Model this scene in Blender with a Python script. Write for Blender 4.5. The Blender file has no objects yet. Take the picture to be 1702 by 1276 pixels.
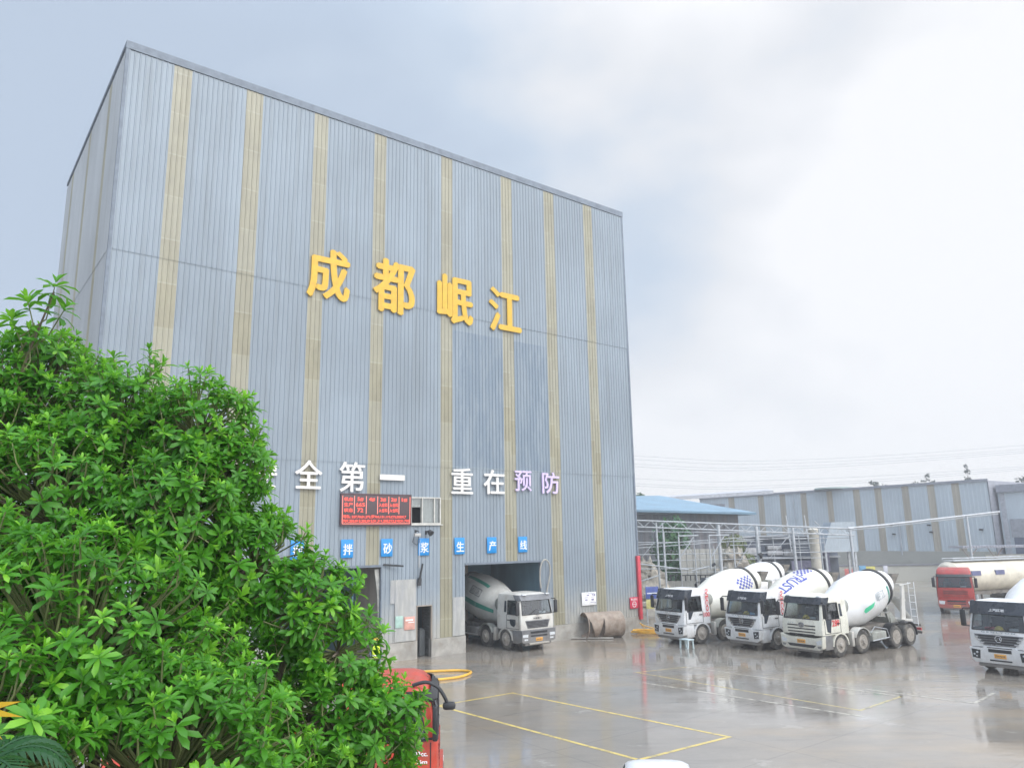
import bpy, bmesh, math, random
import numpy as np
from mathutils import Vector, Matrix, Euler
random.seed(7)
rng = np.random.default_rng(11)
SC = bpy.context.scene
COL = SC.collection
R = math.radians

# ------------------------------------------------------------------ camera, sky, sun, exposure
EYE = 6.2
cam_d = bpy.data.cameras.new('camera')
cam = bpy.data.objects.new('camera', cam_d)
COL.objects.link(cam)
cam_d.sensor_fit = 'HORIZONTAL'
cam_d.sensor_width = 36.0
cam_d.lens = 36.0 * 1258.0 / 1702.0
cam_d.clip_start = 0.1
cam_d.clip_end = 6000
_p, _r = R(11.46), R(0.977)
_F = Vector((0, math.cos(_p), math.sin(_p)))
_U0 = Vector((0, -math.sin(_p), math.cos(_p)))
_X0 = Vector((1, 0, 0))
_X = _X0 * math.cos(_r) - _U0 * math.sin(_r)
_U = _X0 * math.sin(_r) + _U0 * math.cos(_r)
cam.matrix_world = Matrix(((_X.x, _U.x, -_F.x, 0), (_X.y, _U.y, -_F.y, 0), (_X.z, _U.z, -_F.z, EYE), (0, 0, 0, 1)))
SC.camera = cam

SC.view_settings.view_transform = 'Standard'
SC.view_settings.look = 'None'
SC.view_settings.exposure = 0.31
SC.view_settings.gamma = 1.0
SC.render.resolution_x, SC.render.resolution_y = 1024, 767
SC.cycles.max_bounces = 8
SC.cycles.transparent_max_bounces = 16
SC.cycles.caustics_reflective = False
SC.cycles.caustics_refractive = False

SUN_EL, SUN_AZ = R(45), R(138)     # azimuth measured clockwise from +Y (towards +X)
world = bpy.data.worlds.new('World')
SC.world = world
world.use_nodes = True
wt = world.node_tree
wt.nodes.clear()
def wn(t, **k):
    n = wt.nodes.new(t)
    for a, v in k.items(): setattr(n, a, v)
    return n
w_out = wn('ShaderNodeOutputWorld')
w_sky = wn('ShaderNodeTexSky', sky_type='NISHITA', sun_disc=False, sun_elevation=SUN_EL, sun_rotation=SUN_AZ)
w_bg1 = wn('ShaderNodeBackground'); w_bg1.inputs['Strength'].default_value = 0.10
wt.links.new(w_sky.outputs[0], w_bg1.inputs[0])
# overcast cloud deck: two cloud tones mixed by noise over the sky direction, brighter towards the hidden sun
w_tc = wn('ShaderNodeTexCoord')
w_sep = wn('ShaderNodeSeparateXYZ'); wt.links.new(w_tc.outputs['Generated'], w_sep.inputs[0])
w_map = wn('ShaderNodeMapping'); w_map.inputs['Scale'].default_value = (1.0, 1.0, 1.7)
w_map.inputs['Location'].default_value = (0.35, 0.2, 0.1)
wt.links.new(w_tc.outputs['Generated'], w_map.inputs[0])
w_n = wn('ShaderNodeTexNoise'); w_n.inputs['Scale'].default_value = 2.3; w_n.inputs['Detail'].default_value = 5; w_n.inputs['Roughness'].default_value = 0.45
wt.links.new(w_map.outputs[0], w_n.inputs['Vector'])
def wmath(op, a, b=None, clamp=False):
    n = wn('ShaderNodeMath', operation=op); n.use_clamp = clamp
    for i, v in enumerate((a, b)):
        if v is None: continue
        if isinstance(v, (int, float)): n.inputs[i].default_value = v
        else: wt.links.new(v, n.inputs[i])
    return n.outputs[0]
# brightness towards +X, the cloud is thinner there
bx = wmath('MULTIPLY', w_sep.outputs[0], 1.5)
bz = wmath('MULTIPLY', w_sep.outputs[2], -0.55)
nz = wmath('MULTIPLY', wmath('SUBTRACT', w_n.outputs['Fac'], 0.5), 2.6)
s_ = wmath('ADD', wmath('ADD', bx, bz), wmath('ADD', nz, 0.62))
w_ramp = wn('ShaderNodeValToRGB')
cr = w_ramp.color_ramp
cr.elements[0].position = 0.0; cr.elements[0].color = (0.43, 0.51, 0.625, 1)
cr.elements[1].position = 1.0; cr.elements[1].color = (0.825, 0.83, 0.85, 1)
e_ = cr.elements.new(0.35); e_.color = (0.50, 0.58, 0.685, 1)
e_ = cr.elements.new(0.7); e_.color = (0.70, 0.72, 0.755, 1)
wt.links.new(s_, w_ramp.inputs[0])
w_bg2 = wn('ShaderNodeBackground')
# brightness raised overhead and behind the camera, out of view, to light the facade
w_dot = wn('ShaderNodeVectorMath', operation='DOT_PRODUCT'); wt.links.new(w_tc.outputs['Generated'], w_dot.inputs[0])
w_dot.inputs[1].default_value = (math.sin(SUN_AZ) * math.cos(SUN_EL), math.cos(SUN_AZ) * math.cos(SUN_EL), math.sin(SUN_EL))
def wsmooth(v, lo, hi):
    n = wn('ShaderNodeMapRange', interpolation_type='SMOOTHSTEP'); wt.links.new(v, n.inputs['Value'])
    n.inputs['From Min'].default_value = lo; n.inputs['From Max'].default_value = hi
    return n.outputs['Result']
w_str = wmath('ADD', wmath('ADD', wmath('MULTIPLY', wsmooth(w_sep.outputs[2], 0.55, 1.0), 1.35), wmath('MULTIPLY', wsmooth(w_dot.outputs['Value'], 0.25, 1.0), 1.9)), 1.02)
wt.links.new(w_str, w_bg2.inputs['Strength'])
wt.links.new(w_ramp.outputs[0], w_bg2.inputs[0])
w_mix = wn('ShaderNodeMixShader'); w_mix.inputs[0].default_value = 0.92
wt.links.new(w_bg1.outputs[0], w_mix.inputs[1]); wt.links.new(w_bg2.outputs[0], w_mix.inputs[2])
wt.links.new(w_mix.outputs[0], w_out.inputs[0])

sun_d = bpy.data.lights.new('sun', 'SUN')
sun = bpy.data.objects.new('sun', sun_d); COL.objects.link(sun)
sun_d.energy = 1.2; sun_d.angle = R(25); sun_d.color = (1.0, 0.97, 0.92)
_sd = Vector((math.sin(SUN_AZ) * math.cos(SUN_EL), math.cos(SUN_AZ) * math.cos(SUN_EL), math.sin(SUN_EL)))
sun.rotation_euler = (-_sd).to_track_quat('-Z', 'Y').to_euler()

# ------------------------------------------------------------------ materials
MATS = {}
def nodes_of(m):
    m.use_nodes = True
    return m.node_tree, m.node_tree.nodes.get('Principled BSDF')
def rgba(c): return (c[0], c[1], c[2], 1)
class NT:
    """small node-building helper"""
    def __init__(s, t): s.t = t
    def n(s, ty, **k):
        nd = s.t.nodes.new(ty)
        for a, v in k.items(): setattr(nd, a, v)
        return nd
    def set(s, sock, v):
        if isinstance(v, bpy.types.NodeSocket): s.t.links.new(v, sock)
        else: sock.default_value = v
    def math(s, op, a, b=0.0, clamp=False):
        nd = s.n('ShaderNodeMath', operation=op); nd.use_clamp = clamp
        s.set(nd.inputs[0], a); s.set(nd.inputs[1], b)
        return nd.outputs[0]
    def mix(s, f, a, b):
        nd = s.n('ShaderNodeMix', data_type='RGBA')
        s.set(nd.inputs['Factor'], f)
        s.set(nd.inputs[6], rgba(a) if isinstance(a, tuple) else a)
        s.set(nd.inputs[7], rgba(b) if isinstance(b, tuple) else b)
        return nd.outputs[2]
    def noise(s, vec, scale, detail=3, rough=0.55):
        nd = s.n('ShaderNodeTexNoise'); s.t.links.new(vec, nd.inputs['Vector'])
        nd.inputs['Scale'].default_value = scale; nd.inputs['Detail'].default_value = detail; nd.inputs['Roughness'].default_value = rough
        return nd.outputs['Fac']
    def smooth(s, v, lo, hi):
        nd = s.n('ShaderNodeMapRange', interpolation_type='SMOOTHSTEP')
        s.set(nd.inputs['Value'], v); nd.inputs['From Min'].default_value = lo; nd.inputs['From Max'].default_value = hi
        return nd.outputs['Result']
    def mapped(s, scale=(1, 1, 1), loc=(0, 0, 0), rot=(0, 0, 0)):
        tc = s.n('ShaderNodeTexCoord'); mp = s.n('ShaderNodeMapping')
        mp.inputs['Scale'].default_value = scale; mp.inputs['Location'].default_value = loc; mp.inputs['Rotation'].default_value = rot
        s.t.links.new(tc.outputs['Object'], mp.inputs[0]); return mp.outputs[0]
    def bump(s, h, strength, dist=0.02):
        b = s.n('ShaderNodeBump'); b.inputs['Strength'].default_value = strength; b.inputs['Distance'].default_value = dist
        s.t.links.new(h, b.inputs['Height']); return b.outputs[0]

def M(name, col, rough=0.5, metal=0.0, var=0.15, scale=3.0, dirt=None, dirt_scale=2.0, dirt_amt=0.5, mud=0.0, mud_top=1.2, bump=0.0, spec=None, stretch=(1, 1, 1)):
    """painted / cast surface with cloudy tone variation, optional grime patches and mud thrown up from the ground"""
    if name in MATS: return MATS[name]
    m = bpy.data.materials.new(name); t, b = nodes_of(m); h = NT(t)
    v = h.mapped(stretch)
    n1 = h.noise(v, scale, 4)
    lo = tuple(max(0, c * (1 - var)) for c in col); hi = tuple(min(1, c * (1 + var)) for c in col)
    c = h.mix(h.smooth(n1, 0.3, 0.7), lo, hi)
    if dirt is not None:
        n2 = h.noise(v, dirt_scale, 6, 0.65)
        f = h.math('MULTIPLY', h.smooth(n2, 0.42, 0.72), dirt_amt)
        c = h.mix(f, c, dirt)
    if mud > 0:
        tc = h.n('ShaderNodeTexCoord'); sp = h.n('ShaderNodeSeparateXYZ'); t.links.new(tc.outputs['Object'], sp.inputs[0])
        n3 = h.noise(tc.outputs['Object'], 5.0, 5, 0.7)
        zz = h.math('ADD', sp.outputs[2], h.math('MULTIPLY', n3, 0.9))
        f = h.math('MULTIPLY', h.math('SUBTRACT', 1.0, h.smooth(zz, 0.5, mud_top + 0.6)), mud)
        c = h.mix(f, c, (0.27, 0.24, 0.20))
    t.links.new(c, b.inputs['Base Color'])
    rr = h.math('ADD', h.math('MULTIPLY', h.math('SUBTRACT', n1, 0.5), 0.25), rough, clamp=True)
    t.links.new(rr, b.inputs['Roughness'])
    b.inputs['Metallic'].default_value = metal
    if spec is not None: b.inputs['Specular IOR Level'].default_value = spec
    if bump: t.links.new(h.bump(h.noise(v, scale * 6, 3), bump), b.inputs['Normal'])
    MATS[name] = m
    return m

def cladding(name, col, rust=0.25, dusty=1.0, rib_shade=0.25, worn=None):
    """trapezoidal sheet: weather streaks, sheet-to-sheet tone, mud splashed up at the foot, worn patches"""
    m = bpy.data.materials.new(name); t, b = nodes_of(m); h = NT(t)
    tc = h.n('ShaderNodeTexCoord'); sp = h.n('ShaderNodeSeparateXYZ'); t.links.new(tc.outputs['Object'], sp.inputs[0])
    along = h.math('ADD', sp.outputs[0], h.math('MULTIPLY', sp.outputs[1], 1.0))
    sheet = h.math('FLOOR', h.math('MULTIPLY', along, 1.0 / 0.98))
    wn_ = h.n('ShaderNodeTexWhiteNoise', noise_dimensions='1D'); t.links.new(sheet, wn_.inputs['W'])
    big = h.noise(h.mapped((0.12, 0.12, 0.10)), 1.0, 4, 0.6)
    streak = h.noise(h.mapped((2.6, 2.6, 0.10)), 1.0, 5, 0.6)
    fine = h.noise(h.mapped((9.0, 9.0, 0.5)), 1.0, 3, 0.6)
    c0 = tuple(x * 0.86 for x in col); c1 = tuple(min(1, x * 1.10) for x in col)
    c = h.mix(h.smooth(big, 0.3, 0.7), c0, c1)
    c = h.mix(h.math('MULTIPLY', wn_.outputs['Value'], 0.28), c, tuple(x * 0.75 for x in col))
    c = h.mix(h.math('MULTIPLY', h.smooth(streak, 0.45, 0.75), rust), c, (col[0] * 0.72, col[1] * 0.70, col[2] * 0.66))
    c = h.mix(h.math('MULTIPLY', h.smooth(fine, 0.5, 0.8), 0.14), c, (col[0] * 1.2, col[1] * 1.18, col[2] * 1.12))
    # dark line painted along each rib and lap, standing in for rib shade
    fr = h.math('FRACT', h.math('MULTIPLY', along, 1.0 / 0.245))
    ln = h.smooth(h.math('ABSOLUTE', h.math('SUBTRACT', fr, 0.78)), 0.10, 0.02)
    c = h.mix(h.math('MULTIPLY', ln, rib_shade), c, (col[0] * 0.45, col[1] * 0.47, col[2] * 0.5))
    if worn:
        (u0, u1, z0, z1) = worn
        e = h.math('MULTIPLY', h.math('SUBTRACT', streak, 0.5), 0.8)
        x_ = h.math('ADD', sp.outputs[0], e)
        box = h.math('MULTIPLY', h.math('MULTIPLY', h.smooth(x_, u0 - .05, u0 + .05), h.smooth(x_, u1 + .05, u1 - .05)),
                     h.math('MULTIPLY', h.smooth(sp.outputs[2], z0, z0 + .05), h.smooth(sp.outputs[2], z1, z1 - .05)))
        scr = h.noise(h.mapped((1.4, 1.4, 0.35)), 1.0, 6, 0.7)
        c = h.mix(h.math('MULTIPLY', box, h.math('ADD', 0.35, h.math('MULTIPLY', h.smooth(scr, 0.40, 0.58), 0.65))), c, (col[0] * 0.70, col[1] * 0.75, col[2] * 0.80))
    if dusty > 0:
        n3 = h.noise(h.mapped((0.7, 0.7, 0.5)), 1.0, 6, 0.7)
        zz = h.math('ADD', sp.outputs[2], h.math('MULTIPLY', h.math('SUBTRACT', n3, 0.5), 3.2))
        f = h.math('MULTIPLY', h.smooth(zz, 3.6, 0.6), 0.8 * dusty)
        c = h.mix(f, c, (0.43, 0.41, 0.36))
        n4 = h.noise(h.mapped((0.5, 0.5, 0.35), (7, 3, 1)), 1.0, 6, 0.7)
        f2 = h.math('MULTIPLY', h.math('MULTIPLY', h.smooth(n4, 0.5, 0.68), h.smooth(zz, 8.5, 3.0)), 0.45 * dusty)
        c = h.mix(f2, c, (0.20, 0.215, 0.24))
    t.links.new(c, b.inputs['Base Color'])
    b.inputs['Roughness'].default_value = 0.48
    b.inputs['Specular IOR Level'].default_value = 0.35
    MATS[name] = m
    return m

def frp(name, col):
    """aged translucent glass-fibre sheet: yellowed, blotched, with cross laps"""
    m = bpy.data.materials.new(name); t, b = nodes_of(m); h = NT(t)
    tc = h.n('ShaderNodeTexCoord'); sp = h.n('ShaderNodeSeparateXYZ'); t.links.new(tc.outputs['Object'], sp.inputs[0])
    v = h.mapped((0.6, 0.6, 0.35))
    n1 = h.noise(v, 1.0, 6, 0.65)
    cell = h.math('FLOOR', h.math('ADD', h.math('MULTIPLY', sp.outputs[2], 0.46), h.math('MULTIPLY', h.math('FLOOR', h.math('MULTIPLY', sp.outputs[0], 0.28)), 0.37)))
    wn_ = h.n('ShaderNodeTexWhiteNoise', noise_dimensions='1D'); t.links.new(cell, wn_.inputs['W'])
    c = h.mix(h.smooth(n1, 0.3, 0.7), tuple(x * 0.82 for x in col), tuple(x * 1.12 for x in col))
    c = h.mix(h.math('MULTIPLY', wn_.outputs['Value'], 0.30), c, (0.43, 0.43, 0.38))
    fr = h.math('FRACT', h.math('ADD', h.math('MULTIPLY', sp.outputs[2], 0.46), h.math('MULTIPLY', h.math('FLOOR', h.math('MULTIPLY', sp.outputs[0], 0.28)), 0.37)))
    c = h.mix(h.math('MULTIPLY', h.smooth(fr, 0.05, 0.01), 0.2), c, (0.55, 0.53, 0.45))
    st = h.noise(h.mapped((5, 5, 0.16)), 1.0, 5, 0.65)
    c = h.mix(h.math('MULTIPLY', h.smooth(st, 0.45, 0.75), 0.5), c, (0.24, 0.22, 0.15))
    fr2 = h.math('FRACT', h.math('MULTIPLY', h.math('ADD', sp.outputs[0], sp.outputs[1]), 1.0 / 0.245))
    ln = h.smooth(h.math('ABSOLUTE', h.math('SUBTRACT', fr2, 0.78)), 0.12, 0.02)
    c = h.mix(h.math('MULTIPLY', ln, 0.28), c, (0.2, 0.19, 0.14))  # shade of the ribs painted in as a thin dark line
    t.links.new(c, b.inputs['Base Color'])
    b.inputs['Roughness'].default_value = 0.4
    MATS[name] = m
    return m

def glass_mat(name, tint=(0.42, 0.50, 0.52), refl=0.10):
    if name in MATS: return MATS[name]
    m = bpy.data.materials.new(name); m.use_nodes = True; t = m.node_tree; t.nodes.clear(); h = NT(t)
    o = h.n('ShaderNodeOutputMaterial'); tr = h.n('ShaderNodeBsdfTransparent'); tr.inputs[0].default_value = rgba(tint)
    gl = h.n('ShaderNodeBsdfGlossy'); gl.inputs['Roughness'].default_value = 0.03; gl.inputs[0].default_value = (0.95, 0.97, 1, 1)
    lw = h.n('ShaderNodeLayerWeight'); lw.inputs['Blend'].default_value = 0.5
    f = h.math('ADD', h.math('MULTIPLY', h.math('POWER', lw.outputs['Facing'], 3.0), 0.5), refl, clamp=True)
    mx = h.n('ShaderNodeMixShader'); t.links.new(f, mx.inputs[0]); t.links.new(tr.outputs[0], mx.inputs[1]); t.links.new(gl.outputs[0], mx.inputs[2])
    t.links.new(mx.outputs[0], o.inputs[0]); MATS[name] = m
    return m

def emit_mat(name, col, s):
    m = bpy.data.materials.new(name); t, b = nodes_of(m)
    b.inputs['Base Color'].default_value = rgba(tuple(c * .4 for c in col))
    b.inputs['Emission Color'].default_value = rgba(col); b.inputs['Emission Strength'].default_value = s
    MATS[name] = m
    return m

def leaf_mat(name, dark, light, young):
    m = bpy.data.materials.new(name); m.use_nodes = True; t = m.node_tree; b = t.nodes['Principled BSDF']; h = NT(t)
    at = h.n('ShaderNodeAttribute', attribute_name='tint')
    n1 = h.noise(h.mapped((1, 1, 1)), 1.6, 2)
    c = h.mix(h.math('ADD', h.math('MULTIPLY', n1, 0.5), h.math('MULTIPLY', at.outputs['Fac'], 0.6), clamp=True), dark, light)
    c = h.mix(h.smooth(at.outputs['Fac'], 0.72, 1.0), c, young)
    t.links.new(c, b.inputs['Base Color'])
    b.inputs['Roughness'].default_value = 0.42
    b.inputs['Specular IOR Level'].default_value = 0.45
    tl = h.n('ShaderNodeBsdfTranslucent'); t.links.new(h.mix(0.5, c, young), tl.inputs[0])
    mx = h.n('ShaderNodeMixShader'); mx.inputs[0].default_value = 0.42
    out = t.nodes['Material Output']
    t.links.new(b.outputs[0], mx.inputs[1]); t.links.new(tl.outputs[0], mx.inputs[2]); t.links.new(mx.outputs[0], out.inputs[0])
    MATS[name] = m
    return m

# ------------------------------------------------------------------ mesh helper
class MB:
    def __init__(s): s.v = []; s.f = []
    def add(s, vs, fs):
        o = len(s.v); s.v += [tuple(p) for p in vs]; s.f += [tuple(i + o for i in f) for f in fs]; return s
    def quad(s, a, b, c, d): return s.add([a, b, c, d], [(0, 1, 2, 3)])
    def poly(s, pts): return s.add(pts, [tuple(range(len(pts)))])
    def box(s, x0, x1, y0, y1, z0, z1):
        return s.add([(x0, y0, z0), (x1, y0, z0), (x1, y1, z0), (x0, y1, z0), (x0, y0, z1), (x1, y0, z1), (x1, y1, z1), (x0, y1, z1)],
                     [(0, 3, 2, 1), (4, 5, 6, 7), (0, 1, 5, 4), (1, 2, 6, 5), (2, 3, 7, 6), (3, 0, 4, 7)])
    def bbox(s, x0, x1, y0, y1, z0, z1, b=0.03):
        """box with chamfered edges"""
        bm = bmesh.new(); bmesh.ops.create_cube(bm, size=1)
        for q in bm.verts: q.co = Vector(((x0 + x1) / 2 + q.co.x * (x1 - x0), (y0 + y1) / 2 + q.co.y * (y1 - y0), (z0 + z1) / 2 + q.co.z * (z1 - z0)))
        bmesh.ops.bevel(bm, geom=list(bm.edges), offset=b, segments=2, affect='EDGES', profile=0.5)
        bm.verts.index_update()
        s.add([q.co[:] for q in bm.verts], [[q.index for q in f.verts] for f in bm.faces]); bm.free(); return s
    def prism(s, pts, axis, a0, a1):
        """extrude a 2-D outline along an axis; pts are the two other coordinates in order"""
        def mk(p, a):
            return {'x': (a, p[0], p[1]), 'y': (p[0], a, p[1]), 'z': (p[0], p[1], a)}[axis]
        n = len(pts)
        return s.add([mk(p, a0) for p in pts] + [mk(p, a1) for p in pts],
                     [tuple(range(n))[::-1], tuple(range(n, 2 * n))] + [(i, (i + 1) % n, n + (i + 1) % n, n + i) for i in range(n)])
    def tube(s, pts, r, n=8, cap=True, r2=None):
        pts = [Vector(p) for p in pts]; vs = []; fs = []
        m = len(pts); up = Vector((0, 0, 1)); prev = None
        for i, p in enumerate(pts):
            d = (pts[min(i + 1, m - 1)] - pts[max(i - 1, 0)]).normalized()
            a = prev if prev is not None else (up if abs(d.z) < 0.9 else Vector((1, 0, 0)))
            b = d.cross(a); 
            if b.length < 1e-6: b = d.cross(Vector((1, 0.3, 0)))
            b.normalize(); a = b.cross(d).normalized(); prev = a
            rr = r if r2 is None else r + (r2 - r) * i / max(1, m - 1)
            for k in range(n):
                t = 2 * math.pi * k / n
                vs.append(tuple(p + (a * math.cos(t) + b * math.sin(t)) * rr))
        for i in range(m - 1):
            for k in range(n):
                k2 = (k + 1) % n
                fs.append((i * n + k, i * n + k2, (i + 1) * n + k2, (i + 1) * n + k))
        if cap: fs += [tuple(range(n))[::-1], tuple(range((m - 1) * n, m * n))]
        return s.add(vs, fs)
    def lathe(s, prof, origin, axis, n=24, close=False, up=None, sq=1.0):
        """prof: (t along axis, radius)"""
        ax = Vector(axis).normalized(); o = Vector(origin)
        a = Vector(up) if up else (Vector((0, 0, 1)) if abs(ax.z) < 0.9 else Vector((1, 0, 0)))
        b = ax.cross(a).normalized(); a = b.cross(ax).normalized()
        vs = []; fs = []
        for t, r in prof:
            for k in range(n):
                th = 2 * math.pi * k / n
                vs.append(tuple(o + ax * t + (a * math.cos(th) * sq + b * math.sin(th)) * r))
        m = len(prof)
        for i in range(m - 1 if not close else m):
            j = (i + 1) % m
            for k in range(n):
                k2 = (k + 1) % n; fs.append((i * n + k, i * n + k2, j * n + k2, j * n + k))
        if not close:
            if prof[0][1] > 1e-4: fs.append(tuple(range(n))[::-1])
            if prof[-1][1] > 1e-4: fs.append(tuple(range((m - 1) * n, m * n)))
        return s.add(vs, fs)
    def ball(s, c, r, seg=12, rings=8, zs=1.0, half=False):
        pr = []
        for i in range(rings + 1):
            t = math.pi * i / rings * (0.5 if half else 1.0)
            pr.append((math.cos(t) * r * zs, max(1e-5, math.sin(t) * r)))
        return s.lathe(pr, c, (0, 0, 1), seg)
    def build_each(s, name, m, parent=None, smooth=35):
        """one object for every loose piece"""
        par = list(range(len(s.v)))
        def find(i):
            while par[i] != i: par[i] = par[par[i]]; i = par[i]
            return i
        for f in s.f:
            a = find(f[0])
            for i in f[1:]: par[find(i)] = a
        groups = {}
        for f in s.f: groups.setdefault(find(f[0]), []).append(f)
        out = []
        for fs in groups.values():
            ids = sorted({i for f in fs for i in f}); mp = {k: j for j, k in enumerate(ids)}
            q = MB(); q.add([s.v[i] for i in ids], [tuple(mp[i] for i in f) for f in fs]); out.append(q.build(name, m, parent, smooth))
        return out
    def build(s, name, m, parent=None, smooth=35, weld=False):
        me = bpy.data.meshes.new(name); me.from_pydata(s.v, [], s.f)
        bm = bmesh.new(); bm.from_mesh(me)
        if weld: bmesh.ops.remove_doubles(bm, verts=bm.verts, dist=1e-4)
        if smooth:
            bmesh.ops.recalc_face_normals(bm, faces=bm.faces)
            for f in bm.faces: f.smooth = True
            for e in bm.edges:
                if len(e.link_faces) != 2 or e.calc_face_angle(4) > R(smooth): e.smooth = False
        bm.to_mesh(me); bm.free()
        me.materials.append(m)
        o = bpy.data.objects.new(name, me); COL.objects.link(o)
        if parent: o.parent = parent
        return o

def tag(o, label=None, cat=None, group=None, kind=None):
    if label: o['label'] = label
    if cat: o['category'] = cat
    if group: o['group'] = group
    if kind: o['kind'] = kind
    return o
def thing(name, label, cat, loc=(0, 0, 0), rz=0.0, group=None):
    o = bpy.data.objects.new(name, None); COL.objects.link(o)
    o.empty_display_size = 0.3
    o.location = loc; o.rotation_euler = (0, 0, rz)
    return tag(o, label, cat, group)

def text_geo(txt, w, h, depth=0.0, bold=0.0, res=3):
    """glyph mesh centred on the origin in the XZ plane facing -Y, scaled to w x h metres; returns verts, faces"""
    cu = bpy.data.curves.new('txt', 'FONT'); cu.body = txt; cu.size = 1.0
    cu.resolution_u = res; cu.offset = bold; cu.extrude = 0.5 if depth > 0 else 0.0
    cu.fill_mode = 'BOTH' if depth > 0 else 'FRONT'
    ob = bpy.data.objects.new('txt', cu)
    me = bpy.data.meshes.new_from_object(ob)
    vs = np.array([v.co[:] for v in me.vertices]); fs = [tuple(p.vertices) for p in me.polygons]
    bpy.data.objects.remove(ob); bpy.data.curves.remove(cu); bpy.data.meshes.remove(me)
    if len(vs) == 0: return [], []
    mn, mx = vs.min(0), vs.max(0)
    x = (vs[:, 0] - (mn[0] + mx[0]) / 2) / max(1e-6, mx[0] - mn[0]) * w
    z = (vs[:, 1] - (mn[1] + mx[1]) / 2) / max(1e-6, mx[1] - mn[1]) * h
    y = -vs[:, 2] * depth
    return [tuple(p) for p in np.stack([x, y, z], 1)], fs
def add_text(mb, txt, w, h, M4, depth=0.0, bold=0.0):
    vs, fs = text_geo(txt, w, h, depth, bold)
    mb.add([tuple(M4 @ Vector(v)) for v in vs], fs)
    return mb
def face_mat(pos, rz=0.0, tilt=0.0):
    """text plane at pos, its readable side turned from -Y by rz about Z"""
    return Matrix.Translation(pos) @ Matrix.Rotation(rz, 4, 'Z') @ Matrix.Rotation(tilt, 4, 'X')


# ------------------------------------------------------------------ shared materials
m_clad = cladding('blue_grey_sheet', (0.266, 0.312, 0.358), rust=0.55, rib_shade=0.26, worn=(-14.9, -7.65, 10.25, 18.4))
m_clad_side = cladding('side_sheet', (0.40, 0.42, 0.435), rust=0.4, rib_shade=0.4)
m_frp = frp('aged_skylight', (0.285, 0.266, 0.188))
m_trim = M('trim_flashing', (0.17, 0.20, 0.24), 0.6, var=0.15, spec=0.3)
m_conc = M('plinth_concrete', (0.36, 0.345, 0.315), 0.85, var=0.2, scale=1.2, dirt=(0.22, 0.19, 0.15), dirt_amt=0.6, bump=0.2)
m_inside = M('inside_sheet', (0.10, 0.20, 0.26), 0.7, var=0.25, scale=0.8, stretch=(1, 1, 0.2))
m_inside2 = M('inside_beige', (0.36, 0.31, 0.26), 0.8, var=0.2, scale=1.0, stretch=(4, 4, 0.3), dirt=(0.2, 0.17, 0.14))
m_dark = M('dark_steel', (0.035, 0.038, 0.042), 0.5, var=0.3)
m_white = M('white_paint', (0.74, 0.75, 0.76), 0.35, var=0.06, dirt=(0.45, 0.42, 0.37), dirt_amt=0.5, dirt_scale=1.6, mud=0.55, mud_top=1.1)
m_cream = M('cream_paint', (0.72, 0.71, 0.62), 0.36, var=0.06, dirt=(0.42, 0.38, 0.3), dirt_amt=0.55, dirt_scale=1.6, mud=0.6, mud_top=1.1)
m_dirtywhite = M('dusty_white_paint', (0.62, 0.61, 0.57), 0.42, var=0.08, dirt=(0.36, 0.32, 0.27), dirt_amt=0.7, dirt_scale=1.5, mud=0.7, mud_top=1.3)
m_red = M('red_paint', (0.52, 0.055, 0.03), 0.33, var=0.15, dirt=(0.3, 0.12, 0.08), dirt_amt=0.5, mud=0.5)
m_tyre = M('tyre_rubber', (0.055, 0.053, 0.05), 0.85, var=0.25, dirt=(0.22, 0.20, 0.17), dirt_amt=0.8, dirt_scale=3)
m_rim = M('rim_steel', (0.36, 0.33, 0.29), 0.6, var=0.2, scale=8, dirt=(0.22, 0.19, 0.15), dirt_amt=0.7, dirt_scale=6)
m_chassis = M('chassis_mud', (0.17, 0.155, 0.14), 0.75, var=0.3, dirt=(0.28, 0.25, 0.21), dirt_amt=0.7)
m_greygreen = M('pump_grey', (0.33, 0.34, 0.31), 0.6, var=0.2, dirt=(0.2, 0.18, 0.15), dirt_amt=0.6)
m_black = M('black_plastic', (0.022, 0.023, 0.026), 0.42, var=0.3)
m_visor = M('visor_plastic', (0.035, 0.042, 0.055), 0.28, var=0.2)
m_greyplastic = M('grey_plastic', (0.16, 0.165, 0.175), 0.5, var=0.2, mud=0.5)
m_glass = glass_mat('cab_glass', (0.52, 0.58, 0.60), 0.10)
m_lamp = M('lamp_lens', (0.62, 0.64, 0.66), 0.12, var=0.15, scale=15)
m_plate = M('yellow_plate', (0.75, 0.36, 0.05), 0.5, var=0.1, mud=0.2)
m_chrome = M('bright_metal', (0.6, 0.61, 0.62), 0.25, metal=0.9, var=0.1)
m_seat = M('seat_fabric', (0.06, 0.065, 0.07), 0.8, var=0.3)
m_drum_w = M('drum_white', (0.76, 0.76, 0.76), 0.4, var=0.06, scale=1.5, dirt=(0.56, 0.54, 0.5), dirt_amt=0.45, dirt_scale=0.9)
m_drum_c = M('drum_cream', (0.74, 0.725, 0.65), 0.42, var=0.07, scale=1.5, dirt=(0.52, 0.48, 0.38), dirt_amt=0.55, dirt_scale=0.9)
m_drum_g = M('drum_greyish', (0.58, 0.585, 0.56), 0.45, var=0.1, scale=1.5, dirt=(0.36, 0.34, 0.3), dirt_amt=0.6, dirt_scale=1.1)
m_ink_blue = M('ink_blue', (0.05, 0.07, 0.36), 0.5, var=0.1)
m_ink_red = M('ink_red', (0.62, 0.06, 0.07), 0.5, var=0.1)
m_ink_dark = M('ink_dark', (0.06, 0.065, 0.075), 0.5, var=0.1)
m_ink_grey = M('ink_grey', (0.33, 0.38, 0.41), 0.5, var=0.1)
m_ink_green = M('ink_green', (0.06, 0.56, 0.30), 0.5, var=0.1)
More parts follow.
